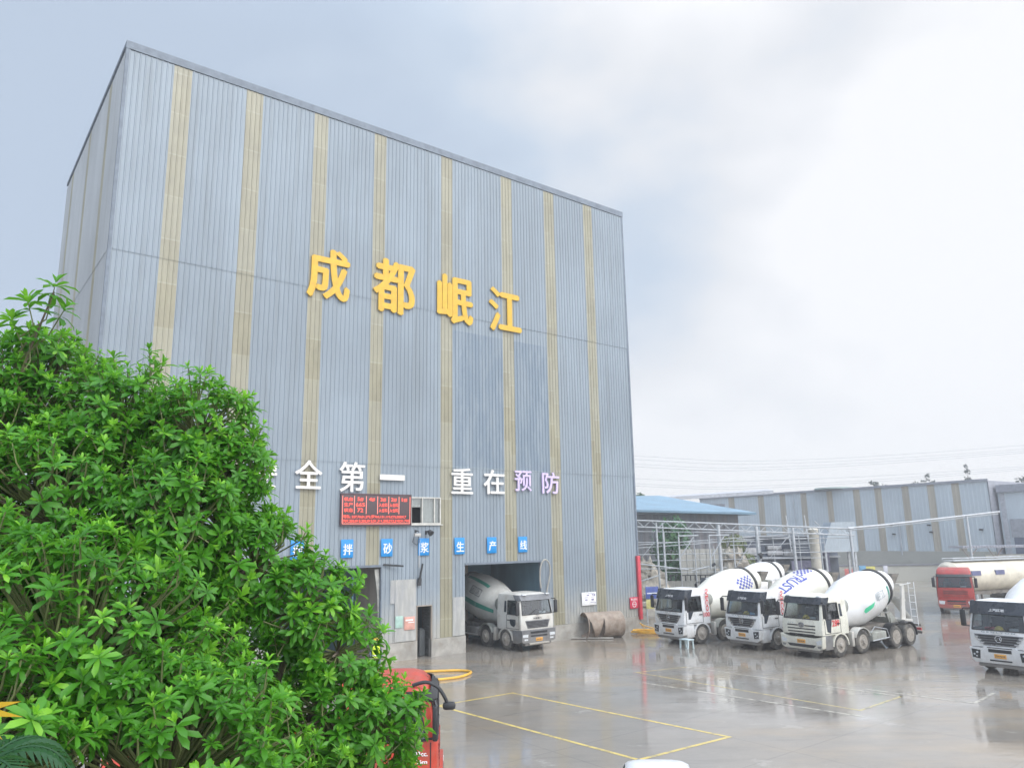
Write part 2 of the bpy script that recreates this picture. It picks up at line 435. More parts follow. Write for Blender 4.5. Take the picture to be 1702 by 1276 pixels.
m_ink_teal = M('ink_teal', (0.02, 0.26, 0.19), 0.5, var=0.1)
m_ink_white = M('ink_white', (0.8, 0.8, 0.8), 0.5, var=0.05)
m_yellow = M('safety_yellow', (0.80, 0.55, 0.03), 0.35, var=0.1)
m_hose = M('yellow_hose', (0.72, 0.40, 0.05), 0.5, var=0.15)
m_galv = M('galvanised_pipe', (0.46, 0.48, 0.50), 0.5, metal=0.1, var=0.15)
m_paper = M('paper', (0.8, 0.8, 0.8), 0.6, var=0.05)

# ------------------------------------------------------------------ ground
def ground():
    m = bpy.data.materials.new('wet_concrete'); t, b = nodes_of(m); h = NT(t)
    v = h.mapped((1, 1, 1), rot=(0, 0, R(-37.85)))
    big = h.noise(v, 0.07, 5, 0.55)
    mid = h.noise(v, 0.55, 6, 0.65)
    fine = h.noise(v, 9.0, 4, 0.7)
    c = h.mix(h.smooth(big, 0.35, 0.65), (0.245, 0.215, 0.18), (0.285, 0.268, 0.243))
    c = h.mix(h.math('MULTIPLY', h.smooth(mid, 0.4, 0.7), 0.55), c, (0.19, 0.17, 0.145))
    c = h.mix(h.math('MULTIPLY', h.smooth(fine, 0.5, 0.8), 0.25), c, (0.27, 0.26, 0.24))
    # slab joints every 5 m, tar filled
    sp = h.n('ShaderNodeSeparateXYZ'); t.links.new(v, sp.inputs[0])
    wob = h.math('MULTIPLY', h.noise(v, 1.2, 3), 0.06)
    fx = h.math('ABSOLUTE', h.math('SUBTRACT', h.math('FRACT', h.math('MULTIPLY', h.math('ADD', sp.outputs[0], wob), 1 / 5.2)), 0.5))
    fy = h.math('ABSOLUTE', h.math('SUBTRACT', h.math('FRACT', h.math('MULTIPLY', h.math('ADD', sp.outputs[1], wob), 1 / 4.6)), 0.5))
    jn = h.math('MAXIMUM', h.smooth(fx, 0.493, 0.4975), h.smooth(fy, 0.492, 0.497))
    trk = h.noise(h.mapped((0.25, 2.2, 1), (1, 5, 0), (0, 0, R(48))), 1.0, 5, 0.6)
    c = h.mix(h.math('MULTIPLY', h.smooth(trk, 0.52, 0.7), 0.35), c, (0.15, 0.135, 0.115))
    spill = h.noise(h.mapped((0.5, 0.5, 1), (11, 2, 0)), 1.0, 7, 0.7)
    c = h.mix(h.math('MULTIPLY', h.smooth(spill, 0.6, 0.68), 0.45), c, (0.42, 0.40, 0.36))
    c = h.mix(h.math('MULTIPLY', jn, 0.22), c, (0.05, 0.048, 0.045))
    # silt washed over the slab
    silt = h.noise(h.mapped((0.10, 0.22, 1), (3, 1, 0), (0, 0, R(20))), 1.0, 6, 0.65)
    c = h.mix(h.math('MULTIPLY', h.smooth(silt, 0.46, 0.64), 0.8), c, (0.31, 0.25, 0.18))
    t.links.new(c, b.inputs['Base Color'])
    wet = h.noise(h.mapped((0.16, 0.3, 1), (9, 4, 0), (0, 0, R(10))), 1.0, 6, 0.6)
    rg = h.n('ShaderNodeMapRange'); t.links.new(h.smooth(wet, 0.43, 0.56), rg.inputs['Value'])
    rg.inputs['To Min'].default_value = 0.015; rg.inputs['To Max'].default_value = 0.17
    t.links.new(rg.outputs['Result'], b.inputs['Roughness'])
    b.inputs['IOR'].default_value = 1.45
    b.inputs['Specular IOR Level'].default_value = 0.75
    rip = h.noise(h.mapped((1.6, 4.2, 1), (0, 0, 0), (0, 0, R(8))), 1.0, 4, 0.6)
    rp2 = h.noise(h.mapped((0.35, 0.8, 1), (2, 0, 0), (0, 0, R(-6))), 1.0, 3, 0.5)
    hh = h.math('ADD', h.math('MULTIPLY', rip, 0.5), h.math('ADD', rp2, h.math('MULTIPLY', fine, 0.05)))
    t.links.new(h.bump(hh, 0.16, 0.05), b.inputs['Normal'])
    MATS['wet_concrete'] = m
    mb = MB(); mb.quad((-120, -60, 0), (200, -60, 0), (200, 240, 0), (-120, 240, 0))
    tag(mb.build('ground', m, smooth=0), kind='structure')
ground()

# painted lines on the slab
def marking(name, pts, w, m, closed=False):
    mb = MB()
    for (a, b_) in zip(pts[:-1], pts[1:]):
        a = Vector((a[0], a[1], 0)); b2 = Vector((b_[0], b_[1], 0)); d = (b2 - a).normalized(); n = Vector((-d.y, d.x, 0)) * w / 2
        a = a - d * w / 2 * 0.98; b2 = b2 - d * w / 2
        mb.quad((a - n) + Vector((0, 0, 0.004)), (b2 - n) + Vector((0, 0, 0.004)), (b2 + n) + Vector((0, 0, 0.004)), (a + n) + Vector((0, 0, 0.004)))
    return tag(mb.build(name, m, smooth=0), kind='structure')
def paint_mat(name, col, wearamt):
    m = bpy.data.materials.new(name); t, b = nodes_of(m); h = NT(t)
    n = h.noise(h.mapped((1, 1, 1)), 3.0, 6, 0.75)
    t.links.new(h.mix(h.math('MULTIPLY', h.smooth(n, 0.45, 0.62), wearamt), col, (0.18, 0.17, 0.15)), b.inputs['Base Color'])
    b.inputs['Roughness'].default_value = 0.25
    MATS[name] = m
    return m
m_line_y = paint_mat('yellow_line_paint', (0.68, 0.52, 0.14), 0.6)
m_line_w = paint_mat('faded_line_paint', (0.50, 0.47, 0.40), 0.9)
marking('bay_marking', [(-3.3, 30.35), (-0.19, 32.74), (6.59, 25.35), (3.4, 23.06)], 0.14, m_line_y)
marking('bay_marking', [(-3.02, 30.59), (3.4, 23.06)], 0.14, m_line_y)
marking('bay_marking', [(8.08, 38.2), (5.53, 36.96), (12.14, 28.62), (14.78, 30.9)], 0.12, paint_mat('worn_yellow_paint', (0.52, 0.43, 0.2), 0.9))
marking('bay_marking', [(5.44, 34.45), (11.9, 27.63)], 0.13, m_line_w)
marking('bay_marking', [(14.01, 32.26), (16.69, 29.45), (18.5, 31.2)], 0.13, m_line_w)
marking('bay_marking', [(8.2, 38.1), (14.8, 30.7)], 0.12, m_line_w)

# ------------------------------------------------------------------ the batching plant building
D3 = Vector((0.7896, 0.6136, 0)).normalized(); N3 = Vector((D3.y, -D3.x, 0)); B3 = Vector((8.311, 52.793, 0))
FA = math.atan2(D3.y, D3.x)
def fw(u, z, out=0.0): 
    p = B3 + D3 * u + N3 * out; return (p.x, p.y, z)
UL = -33.45; HT = 29.8; DEP = 18.2; ZB = 0.92
BLD = thing('batching_plant', 'tall blue grey sheet metal building with faded yellow vertical strips', 'building', fw(0, 0), FA)
PITCH = 0.245
STRIPS = [(-31.35, -30.5), (-27.78, -26.9), (-24.05, -23.22), (-20.36, -19.58), (-15.8, -15.0), (-11.22, -10.36), (-7.58, -6.7), (-3.92, -3.07)]
OPEN = [(-25.2, -19.4, 0, 4.86), (-14.14, -8.55, 0, 4.77), (-17.25, -16.37, 0, 2.65), (-17.74, -15.8, 7.0, 8.48)]
ROWS = [(ZB, 10.18, 0.0), (10.18, 19.31, -0.022), (19.31, HT - 0.42, -0.044)]
def rib_points(u0, u1, extra):
    pts = set([round(u0, 4), round(u1, 4)] + [round(e, 4) for e in extra if u0 < e < u1])
    k = math.floor(u0 / PITCH) - 1
    while k * PITCH < u1 + PITCH:
        for f in (0.0, 0.62, 0.72, 0.84, 0.94):
            q = (k + f) * PITCH
            if u0 < q < u1: pts.add(round(q, 4))
        k += 1
    return sorted(pts)
def rib_y(u):
    f = (u / PITCH) % 1.0
    return -np.interp(f, [0, 0.62, 0.72, 0.84, 0.94, 1.0], [0, 0, 0.032, 0.032, 0, 0])
def clad_wall(u0, u1, rows, strips, openings, wall_mb, strip_mbs, place):
    ex = [e for s in strips for e in s] + [e for o in openings for e in o[:2]]
    us = rib_points(u0, u1, ex)
    for a, b_ in zip(us[:-1], us[1:]):
        if b_ - a < 1e-4: continue
        mid = (a + b_) / 2
        ya, yb = rib_y(a), rib_y(b_)
        tgt = wall_mb
        for i, s in enumerate(strips):
            if s[0] < mid < s[1]: tgt = strip_mbs[i]
        cuts = [(o[2], o[3]) for o in openings if o[0] < mid < o[1]]
        for (z0, z1, off) in rows:
            segs = [(z0, z1)]
            for (c0, c1) in cuts:
                ns = []
                for (p, q) in segs:
                    if c1 <= p or c0 >= q: ns.append((p, q)); continue
                    if c0 > p: ns.append((p, c0))
                    if c1 < q: ns.append((c1, q))
                segs = ns
            for (p, q) in segs:
                tgt.quad(place(a, ya + off, p), place(b_, yb + off, p), place(b_, yb + off, q), place(a, ya + off, q))
wall = MB(); smb = [MB() for _ in STRIPS]
clad_wall(UL, 0, ROWS, STRIPS, OPEN, wall, smb, lambda u, y, z: (u, y, z))
# narrow grimy lap flashings where the sheet rows overlap
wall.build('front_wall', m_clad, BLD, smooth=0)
for s in smb: s.build('skylight_strip', m_frp, BLD, smooth=0)
lw = MB(); LSTR = [(3.3, 4.0), (9.0, 9.8), (15.2, 15.9)]; lsm = [MB() for _ in LSTR]
clad_wall(0.0, DEP, ROWS, LSTR, [], lw, lsm, lambda u, y, z: (UL + y, u, z))
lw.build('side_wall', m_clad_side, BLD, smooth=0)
for s in lsm: s.build('skylight_strip', m_frp, BLD, smooth=0)
mb = MB()
mb.box(UL - 0.10, 0.10, -0.10, 0.12, HT - 0.40, HT)           # eaves trim front
mb.box(UL - 0.10, UL + 0.12, 0.123, DEP + 0.1, HT - 0.20, HT - 0.003)  # and left side
mb.box(-0.12, 0.10, 0.123, DEP + 0.1, HT - 0.20, HT - 0.003)
mb.box(UL + 0.123, -0.123, DEP, DEP + 0.1, HT - 0.20, HT - 0.003)
mb.box(UL + 0.125, -0.125, 0.125, DEP - 0.003, HT - 0.5, HT - 0.45)   # roof sheet
mb.build('roof', m_trim, BLD, smooth=0)
mb = MB()
mb.box(UL - 0.085, UL + 0.06, -0.083, 0.06, 0.3, HT - 0.403)
mb.box(-0.06, 0.07, -0.083, 0.06, 4.9, HT - 0.403)
mb.build_each('corner_trim', m_trim, BLD, smooth=0)
mb = MB(); e0 = UL
for o in sorted([q for q in OPEN if q[2] == 0]): 
    mb.box(e0, o[0], -0.07, 0.22, 0, ZB - 0.01); e0 = o[1]
mb.box(e0, 0.02, -0.07, 0.22, 0, ZB - 0.01)
mb.box(UL - 0.05, UL + 0.22, 0.223, DEP, 0, ZB - 0.01)
mb.build_each('plinth', m_conc, BLD, smooth=0)
mb = MB()
mb.box(UL + 0.1, 0.0, DEP - 0.1, DEP, 0.004, HT - 0.5)   # back wall
mb.box(-0.12, 0.0, 0.1, DEP - 0.103, 0.004, HT - 0.5)    # right wall
mb.box(UL + 0.1, UL + 0.14, 0.23, DEP - 0.103, 0.004, HT - 0.5)
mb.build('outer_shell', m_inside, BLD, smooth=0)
mb = MB()
mb.box(-14.30, -14.22, 0.26, 12.0, 0.004, 7.0)            # partitions of the loading bays
mb.box(-8.5, -8.42, 0.26, 12.0, 0.004, 7.0)
mb.box(-14.2, -8.52, 12.0, 12.08, 0.004, 7.0)
mb.box(-10.6, -8.52, 5.2, 5.28, 0.004, 7.0)
mb.box(-14.2, -8.52, 0.3, 12, 7.0, 7.08)
for k in range(8): mb.box(-13.2 + k * 0.02, -13.12 + k * 0.02, 4.6, 4.66, 1.8 + k * .5, 2.1 + k * .5)
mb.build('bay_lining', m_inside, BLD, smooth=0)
mb = MB()
mb.box(-19.38, -19.30, 0.26, 2.95, 0.004, 5.2)            # pale lining seen through the left bay
mb.box(-11.35, -11.05, 4.2, 4.5, 0.004, 7.0)              # column in the right bay
mb.build_each('bay_column', m_inside2, BLD, smooth=0)
mb = MB()
mb.box(-25.3, -25.2, 0.26, 9, 0.004, 5.6); mb.box(-25.2, -19.4, 9, 9.1, 0.004, 5.6); mb.box(-25.2, -19.4, 0.3, 9, 5.6, 5.68); mb.box(-19.38, -19.3, 2.953, 9, 0.004, 5.6)
mb.box(-20.9, -20.82, 0.35, 0.43, 0.1, 4.8)
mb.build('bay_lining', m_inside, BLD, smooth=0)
# bay frames
mb = MB()
for (a, b_, z) in ((-25.2, -19.4, 4.86), (-14.14, -8.55, 4.77)):
    mb.box(a, b_, -0.05, 0.12, z - 0.06, z + 0.06); mb.box(b_ - 0.06, b_, -0.055, 0.12, 0.004, z - 0.063)
mb.build_each('bay_frame', m_trim, BLD, smooth=0)
# sliding leaf edge of the left bay, a warped pale strip
MB().prism([(-19.75, 4.7), (-19.5, 4.7), (-19.42, 3.4), (-19.42, 2.2), (-19.5, 2.2), (-19.56, 3.4)], 'y', 0.14, 0.2).build('loose_sheet', M('pale_sheet', (0.4, 0.4, 0.37), 0.6, var=0.2), BLD, smooth=0)
# door: torn sheet doorway with a grey leaf inside
mb = MB()
mb.box(-17.31, -17.25, -0.06, 0.1, 0.004, 2.71); mb.box(-16.37, -16.32, -0.06, 0.1, 0.004, 2.71); mb.box(-17.25, -16.37, -0.055, 0.1, 2.65, 2.71)
dr = mb.build('door', m_inside2, BLD, smooth=0)
mb = MB(); mb.box(-17.2, -16.4, 1.4, 1.45, 0.004, 2.9); mb.box(-17.6, -17.55, 0.24, 1.4, 0.004, 2.9); mb.box(-16.1, -16.05, 0.24, 1.4, 0.004, 2.9); mb.box(-17.55, -16.1, 0.24, 1.45, 2.9, 2.95)
mb.build('recess', M('recess_grey', (0.13, 0.14, 0.135), 0.8, var=0.3, stretch=(1, 1, 4)), dr, smooth=0)
mb = MB(); mb.bbox(-16.78, -16.4, 0.5, 0.9, 0.01, 1.35, 0.05); mb.box(-16.75, -16.5, 0.5, 0.8, 1.36, 1.42)
mb.build('cabinet', M('cabinet_dark', (0.07, 0.08, 0.085), 0.6), dr, smooth=30)
# window of the control room
wf = MB(); u0, u1, z0, z1 = -17.74, -15.8, 7.0, 8.48
for b_ in ((u0, u1, z1 - .07, z1), (u0, u1, z0, z0 + .07), (u0, u0 + .07, z0 + .073, z1 - .073), (u1 - .07, u1, z0 + .073, z1 - .073),
           (u0 + .70, u0 + .77, z0 + .073, z1 - .073), (u0 + 1.48, u0 + 1.55, z0 + .073, z1 - .073)):
    wf.box(b_[0], b_[1], -0.09, 0.02, b_[2], b_[3])
wf.box(u0 - .08, u1 + .12, -0.12, 0.02, z0 - .06, z0 - .003)
wfo = wf.build('window', M('window_frame_white', (0.52, 0.51, 0.47), 0.4), BLD, smooth=0)
mb = MB(); mb.quad((u0 + .77, -0.03, z0 + .07), (u0 + 1.48, -0.03, z0 + .07), (u0 + 1.48, -0.03, z1 - .07), (u0 + .77, -0.03, z1 - .07))
mb.quad((u0 + 1.55, -0.02, z0 + .07), (u1 - .07, -0.02, z0 + .07), (u1 - .07, -0.02, z1 - .07), (u0 + 1.55, -0.02, z1 - .07))
mb.quad((u0 + .07, -0.02, z0 + .93), (u0 + .70, -0.02, z0 + .93), (u0 + .70, -0.02, z1 - .07), (u0 + .07, -0.02, z1 - .07))
mb.build('pane', glass_mat('window_glass', (0.7, 0.75, 0.75), 0.16), wfo, smooth=0)
mb = MB(); mb.box(u0 + .74, u1, 0.12, 0.14, z0, z1); mb.box(u0 + .05, u0 + .74, 0.12, 0.14, z0 + .93, z1)
mb.build('blind', M('blind_cloth', (0.42, 0.42, 0.39), 0.8, var=0.15, stretch=(6, 1, 0.5)), wfo, smooth=0)
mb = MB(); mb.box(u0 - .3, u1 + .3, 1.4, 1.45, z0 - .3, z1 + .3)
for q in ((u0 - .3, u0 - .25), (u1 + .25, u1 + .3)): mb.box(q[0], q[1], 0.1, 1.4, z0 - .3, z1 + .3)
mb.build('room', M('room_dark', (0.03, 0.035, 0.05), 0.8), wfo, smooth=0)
# replaced sheets around the doorway (each a slightly different pale panel)
mb = MB()
mb.box(-18.62, -17.33, -0.056, -0.046, 0.95, 4.1)
mb.box(-18.9, -18.64, -0.054, -0.044, 2.9, 4.1)
mb.box(-14.98, -14.2, -0.058, -0.046, 0.95, 3.0)
mb.build_each('patch_panel', M('patched_sheet', (0.40, 0.40, 0.38), 0.6, var=0.15, scale=1.5, dirt=(0.3, 0.31, 0.34), dirt_amt=0.7, dirt_scale=0.8, stretch=(3, 1, 0.6)), BLD, smooth=0)

# red corner pipe and the notices
def on_wall(name, label, cat, mb, m, u, z, out, group=None):
    o = mb.build(name, m, smooth=30); o.location = fw(u, z, out); o.rotation_euler = (0, 0, FA)
    return tag(o, label, cat, group)
rc = on_wall('corner_guard', 'red painted strip guarding the right lower corner of the tall building', 'guard', MB().bbox(-0.18, 0.10, -0.09, 0.09, 0.72, 4.85, 0.02), M('guard_red', (0.55, 0.05, 0.075), 0.45, var=0.15), -0.02, 0, 0.12)
nb = on_wall('notice_board', 'white notice board with small dark symbols on the tall building wall', 'notice board', MB().bbox(-0.62, 0.62, -0.02, 0.02, -0.40, 0.40, 0.01), m_paper, -4.7, 2.32, 0.09)
mb = MB()
for (x, z, w, h_) in ((-0.1, .22, .2, .07), (.28, .24, .1, .08), (.46, .22, .14, .1), (-.25, -.06, .2, .07), (.3, -.06, .2, .1), (.5, -.25, .06, .09)): mb.box(x - w / 2, x + w / 2, -0.03, -0.021, z - h_ / 2, z + h_ / 2)
for z, a, b_ in ((.33, -.5, .5), (.08, -.4, -.1), (.1, .15, .5), (-.22, .1, .4)): mb.box(a, b_, -0.028, -0.021, z - .012, z + .012)
mb.build_each('symbols', M('notice_ink', (0.22, 0.2, 0.36), 0.6), nb, smooth=0)
fs = on_wall('safety_sign', 'small red safety sign with a white ring on the tall building corner', 'sign', MB().bbox(-0.4, 0.4, -0.015, 0.015, -0.36, 0.36, 0.01), M('sign_red', (0.6, 0.04, 0.09), 0.4, var=0.1), -0.62, 1.82, 0.10)
mb = MB(); mb.lathe([(-.005, .15), (.005, .15), (.005, .19), (-.005, .19)], (0, -.024, -.1), (0, 1, 0), 20, close=True); mb.box(-.13, .13, -.028, -.02, -.115, -.085)
add_text(mb, '禁止烟火', .62, .15, face_mat((0, -.024, .22)), bold=0.02)
mb.build('symbol', m_ink_white, fs, smooth=0)
pk = on_wall('notice_board', 'small pink notice with pale lettering left of the narrow doorway', 'notice board', MB().bbox(-0.32, 0.32, -0.02, 0.02, -0.33, 0.33, 0.01), M('notice_pink', (0.62, 0.33, 0.27), 0.6, var=0.15), -17.75, 1.85, 0.09)
mb = MB(); mb.box(-.25, .2, -.03, -.021, .12, .2); mb.box(-.1, .26, -.03, -.021, .02, .06)
mb.build('lettering', m_ink_white, pk, smooth=0)
gs = on_wall('notice_board', 'faded pale green notice beside the small pink notice', 'notice board', MB().bbox(-0.22, 0.22, -0.015, 0.015, -0.3, 0.3, 0.01), M('notice_green', (0.36, 0.52, 0.46), 0.6, var=0.15), -18.38, 1.95, 0.08)

# ------------------------------------------------------------------ letters
m_gold = M('gold_letter', (0.66, 0.40, 0.025), 0.42, var=0.08, dirt=(0.55, 0.32, 0.04), dirt_amt=0.4)
m_wl = M('white_letter', (0.77, 0.75, 0.72), 0.45, var=0.05, dirt=(0.6, 0.52, 0.45), dirt_amt=0.35)
m_lil = M('lilac_letter', (0.62, 0.52, 0.76), 0.45, var=0.06)
def letter(ch, u0, u1, z0, z1, m, label, name, group, bold=0.032, depth=0.06):
    mb = MB(); d_ = bold * (u1 - u0)
    vs, fs = text_geo(ch, u1 - u0 - 2 * d_, z1 - z0 - 2 * d_ * .7, depth, 0)
    for i, (ox, oz) in enumerate(((-1, 0), (1, 0), (0, .7), (0, -.7), (0, 0))): mb.add([(v[0] + ox * d_, v[1] - .0015 * i, v[2] + oz * d_) for v in vs], fs)
    o = mb.build(name, m, smooth=0); o.location = fw((u0 + u1) / 2, (z0 + z1) / 2, 0.14); o.rotation_euler = (0, 0, FA)
    return tag(o, label, 'letter', group)
G1 = 'gold characters high on the wall'
letter('成', -24.17, -21.72, 18.75, 21.62, m_gold, 'big gold character 成, leftmost high on the tall building', 'wall_letter', G1)
letter('都', -20.32, -17.62, 18.66, 21.85, m_gold, 'big gold character 都 high on the tall building', 'wall_letter', G1)
letter('岷', -16.13, -13.55, 18.74, 21.74, m_gold, 'big gold character 岷 high on the tall building', 'wall_letter', G1)
letter('江', -12.36, -9.80, 18.77, 21.64, m_gold, 'big gold character 江, rightmost high on the tall building', 'wall_letter', G1)
G2 = 'pale slogan characters above the loading bays'
for ch, a, b_, z0, z1, m, lab in (('安', -26.75, -25.3, 8.72, 10.05, m_wl, 'white character 安 half hidden behind the tree leaves'),
        ('全', -24.4, -22.95, 8.76, 10.2, m_wl, 'white character 全 near the tree, above the red display board'),
        ('第', -22.03, -20.58, 8.66, 10.22, m_wl, 'white character 第 just above the red display board'),
        ('一', -19.69, -18.18, 9.34, 9.63, m_wl, 'white single stroke character 一 above the display board'),
        ('重', -15.15, -13.65, 8.70, 10.18, m_wl, 'white character 重 right of the control room window'),
        ('在', -12.88, -11.35, 8.73, 10.17, m_wl, 'white character 在 left of the lilac characters'),
        ('预', -10.57, -9.25, 8.96, 10.2, m_lil, 'lilac character 预 in the slogan on the wall'),
        ('防', -8.40, -6.98, 8.86, 10.2, m_lil, 'lilac character 防 at the right end of the slogan')):
    letter(ch, a, b_, z0, z1, m, lab, 'slogan_letter', G2, bold=0.016, depth=0.06)
# blue square signs
m_bsign = M('sign_blue', (0.012, 0.25, 0.62), 0.35, var=0.07)
for ch, u, lab in (('搅', -24.1, 'blue square sign 搅 mostly hidden behind the tree'), ('拌', -21.45, 'blue square sign with white character 拌 beside the leaves'), ('砂', -19.17, 'blue square sign with white character 砂 under the display board'),
                   ('浆', -16.9, 'blue square sign with white character 浆 under the wall lamps'), ('生', -14.55, 'blue square sign with white character 生 above the bay edge'),
                   ('产', -12.29, 'blue square sign with white character 产 above the loading bay'), ('线', -9.98, 'blue square sign with white character 线, rightmost of the row')):
    s = on_wall('blue_sign', lab, 'sign', MB().bbox(-0.34, 0.34, -0.02, 0.02, -0.46, 0.46, 0.012), m_bsign, u, 5.79, 0.08, 'blue character signs over the bays')
    mb = MB(); [add_text(mb, ch, 0.50, 0.54, face_mat((0.04 + ox, -0.026 - .001 * i, -0.04 + oz))) for i, (ox, oz) in enumerate(((-.012, 0), (.012, 0), (0, .008), (0, -.008)))]; mb.build('character', m_ink_white, s, smooth=0)

# LED board
m_led_b = M('led_black', (0.075, 0.05, 0.055), 0.55, var=0.15, scale=20)
m_led_on = emit_mat('led_red', (1.0, 0.09, 0.06), 1.6)
m_led_pk = emit_mat('led_pink', (1.0, 0.28, 0.22), 1.2)
LW, LH = 4.06, 1.55
led = on_wall('display_board', 'wide red dot display board with rows of figures', 'display', MB().bbox(-LW / 2, LW / 2, -0.07, 0.07, -LH / 2, LH / 2, 0.01), m_led_b, -19.84, 7.76, 0.13)
mb = MB()
for (a, b_, c_, d_) in ((-LW / 2 - .04, LW / 2 + .04, LH / 2, LH / 2 + .05), (-LW / 2 - .04, LW / 2 + .04, -LH / 2 - .05, -LH / 2), (-LW / 2 - .04, -LW / 2 - .001, -LH / 2, LH / 2), (LW / 2 + .001, LW / 2 + .04, -LH / 2, LH / 2)):
    mb.box(a, b_, -0.09, 0.06, c_, d_)
mb.build('frame', M('led_frame', (0.10, 0.05, 0.06), 0.5), led, smooth=0)
mb = MB(); cx = [-1.98, -1.32, -0.64, 0.02, 0.68, 1.30, 1.98]
for x in cx: mb.box(x - .014, x + .014, -0.082, -0.072, -0.22 if 0 < cx.index(x) < 6 else -0.70, 0.70)
mb.box(-1.98, 1.98, -0.082, -0.072, -0.735, -0.705)
mb.build('grid_line', m_led_pk, led, smooth=0)
mb = MB(); mk = lambda x, z: face_mat((x, -0.078, z))
for r_, row in enumerate((('机台', '5#', '4#', '3#', '2#', '1#'), ('生产', '665', '', '入仓料', '入仓料', ''), ('状态', '72', '', '入仓料', '入仓料', ''))):
    for k, tx in enumerate(row):
        if tx: add_text(mb, tx, min(0.52, 0.20 * len(tx) * (1.25 if ord(tx[0]) > 255 else .85)), 0.2, mk((cx[k] + cx[k + 1]) / 2, 0.53 - r_ * 0.28), bold=0.01)
mb.build('figures', m_led_on, led, smooth=0); mb = MB()
add_text(mb, '等队:', 0.42, 0.17, mk(-1.72, -0.36), bold=0.01)
add_text(mb, '227,70,81,272,罗764,131,119,C7,L200X,7', 3.2, 0.16, mk(0.14, -0.37), bold=0.015)
mb.build('figures', m_led_on, led, smooth=0); mb = MB()
add_text(mb, '707,203,013,202,013,51,311,208,212,210,51,710', 3.86, 0.16, mk(0.0, -0.59), bold=0.015)
mb.build('figures', m_led_on, led, smooth=0)

# cameras, lamps, beam on the wall
def wall_lamp(u, z, lab):
    t = thing('wall_lamp', lab, 'lamp', fw(u, z, 0.05), FA)
    MB().box(-.05, .05, -.02, .05, -.1, .1).tube([(0, 0, 0), (0, -.18, .1), (0, -.3, .06)], .025, 6).build('bracket', m_dark, t)
    MB().lathe([(0, .05), (.05, .12), (.25, .17), (.27, .17)], (0, -.25, .1), (0.15, -.6, -.5), 12).build('lamp_head', m_dark if u > -17 else m_galv, t)
    return t
wall_lamp(-16.72, 6.55, 'dark round wall lamp above the blue sign, right of the camera')
wc = thing('security_camera', 'white security camera with hanging cable under the control room window', 'camera', fw(-17.4, 6.45, 0.05), FA)
MB().box(-.05, .05, -.02, .05, .1, .25).tube([(0, 0, .18), (.05, -.2, .2), (.0, -.3, .12)], .025, 6).build('bracket', m_dark, wc)
MB().bbox(-.28, .1, -.42, -.26, -.1, .06, .02).build('camera_body', m_white, wc)
MB().tube([(-.2, -.2, -.1), (-.25, -.12, -.4), (0, -.1, -.55), (.2, -.1, -.4), (.12, -.1, -.1)], .018, 5).build('cable', m_dark, wc)
o = MB().tube([(0, 0, 0), (1.05, -.25, -.1)], .05, 6).build('door_track', m_dark); o.location = fw(-19.35, 4.92, 0.08); o.rotation_euler = (0, 0, FA); tag(o, 'dark steel bar sticking out beside the left loading bay', 'bar')
t = thing('flag_pole', 'short dark rolled pole clipped to the wall under a blue sign', 'pole', fw(-17.2, 3.95, 0.1), FA)
MB().tube([(0, -.1, .2), (.12, -.18, .95)], .055, 8).build('pole', m_dark, t); MB().box(-.09, .09, -.14, 0, -.02, .2).box(-.1, .1, -.08, .0, -.2, -.02).build('bracket', m_dark, t)
o = MB().tube([(0.05, 0, 1.45), (0.02, 0, 0.6), (0, 0, 0)], .02, 5).build('cable', m_white); o.location = fw(-17.2, 4.7, 0.09); o.rotation_euler = (0, 0, FA); tag(o, 'thin white cable hanging from the camera to the dark pole', 'cable')
# bent hose hanging at the right bay
pts = [(-.35, -.12, -1.55), (-.42, -.14, -.9), (-.36, -.15, -.3), (-.1, -.15, .08), (.22, -.15, .0), (.4, -.13, -.4), (.36, -.12, -.95), (.2, -.1, -1.5), (.05, -.08, -2.2)]
def smooth_path(p, n=5):
    out = []; P = [Vector(q) for q in p]
    for i in range(len(P) - 1):
        p0, p1, p2, p3 = P[max(i - 1, 0)], P[i], P[i + 1], P[min(i + 2, len(P) - 1)]
        for k in range(n):
            s = k / n
            out.append(0.5 * ((2 * p1) + (p2 - p0) * s + (2 * p0 - 5 * p1 + 4 * p2 - p3) * s * s + (3 * p1 - p0 - 3 * p2 + p3) * s ** 3))
    return out + [P[-1]]
o = MB().tube(smooth_path(pts), .045, 8).build('hanging_hose', M('hose_grey', (0.36, 0.34, 0.3), 0.6)); o.location = fw(-8.4, 4.75, 0.1); o.rotation_euler = (0, 0, FA); tag(o, 'grey looped hose hanging beside the right loading bay', 'hose')

# ------------------------------------------------------------------ trucks
def build_wheel(par, x, y, rad, wid, side, deep):
    """tyre and disc; side +1 = outer face towards +y"""
    mb = MB(); w = wid / 2; tr = 0.28 * rad / 0.54 * 1.0
    mb.lathe([(-w, rad - .24), (-w, rad - .05), (-w * .75, rad), (w * .75, rad), (w, rad - .05), (w + .012, rad - .14), (w, rad - .24)], (x, y, rad), (0, side, 0), 28)
    tyre = mb.build('wheel', m_tyre, par)
    mb = MB(); q = w + 0.004; ri = rad - .235
    if deep: pr = [(q, ri + .01), (q - .03, ri - .03), (q - .16, ri - .06), (q - .19, .17), (q - .12, .15), (q - .06, .12), (q - .05, .02)]
    else: pr = [(q, ri + .01), (q - .05, ri - .03), (q - .06, ri - .07), (q + .02, .2), (q + .03, .13), (q + .1, .1), (q + .11, .02)]
    mb.lathe(pr, (x, y, rad), (0, side, 0), 24)
    for k in range(10):
        a = k * math.pi / 5
        d_ = q - .17 if deep else q + .015
        mb.lathe([(d_ - .02, .022), (d_ + .035, .022)], (x + .165 * math.cos(a), y, rad + .165 * math.sin(a)), (0, side, 0), 6)
    mb.build('rim', m_rim, tyre)
    return tyre

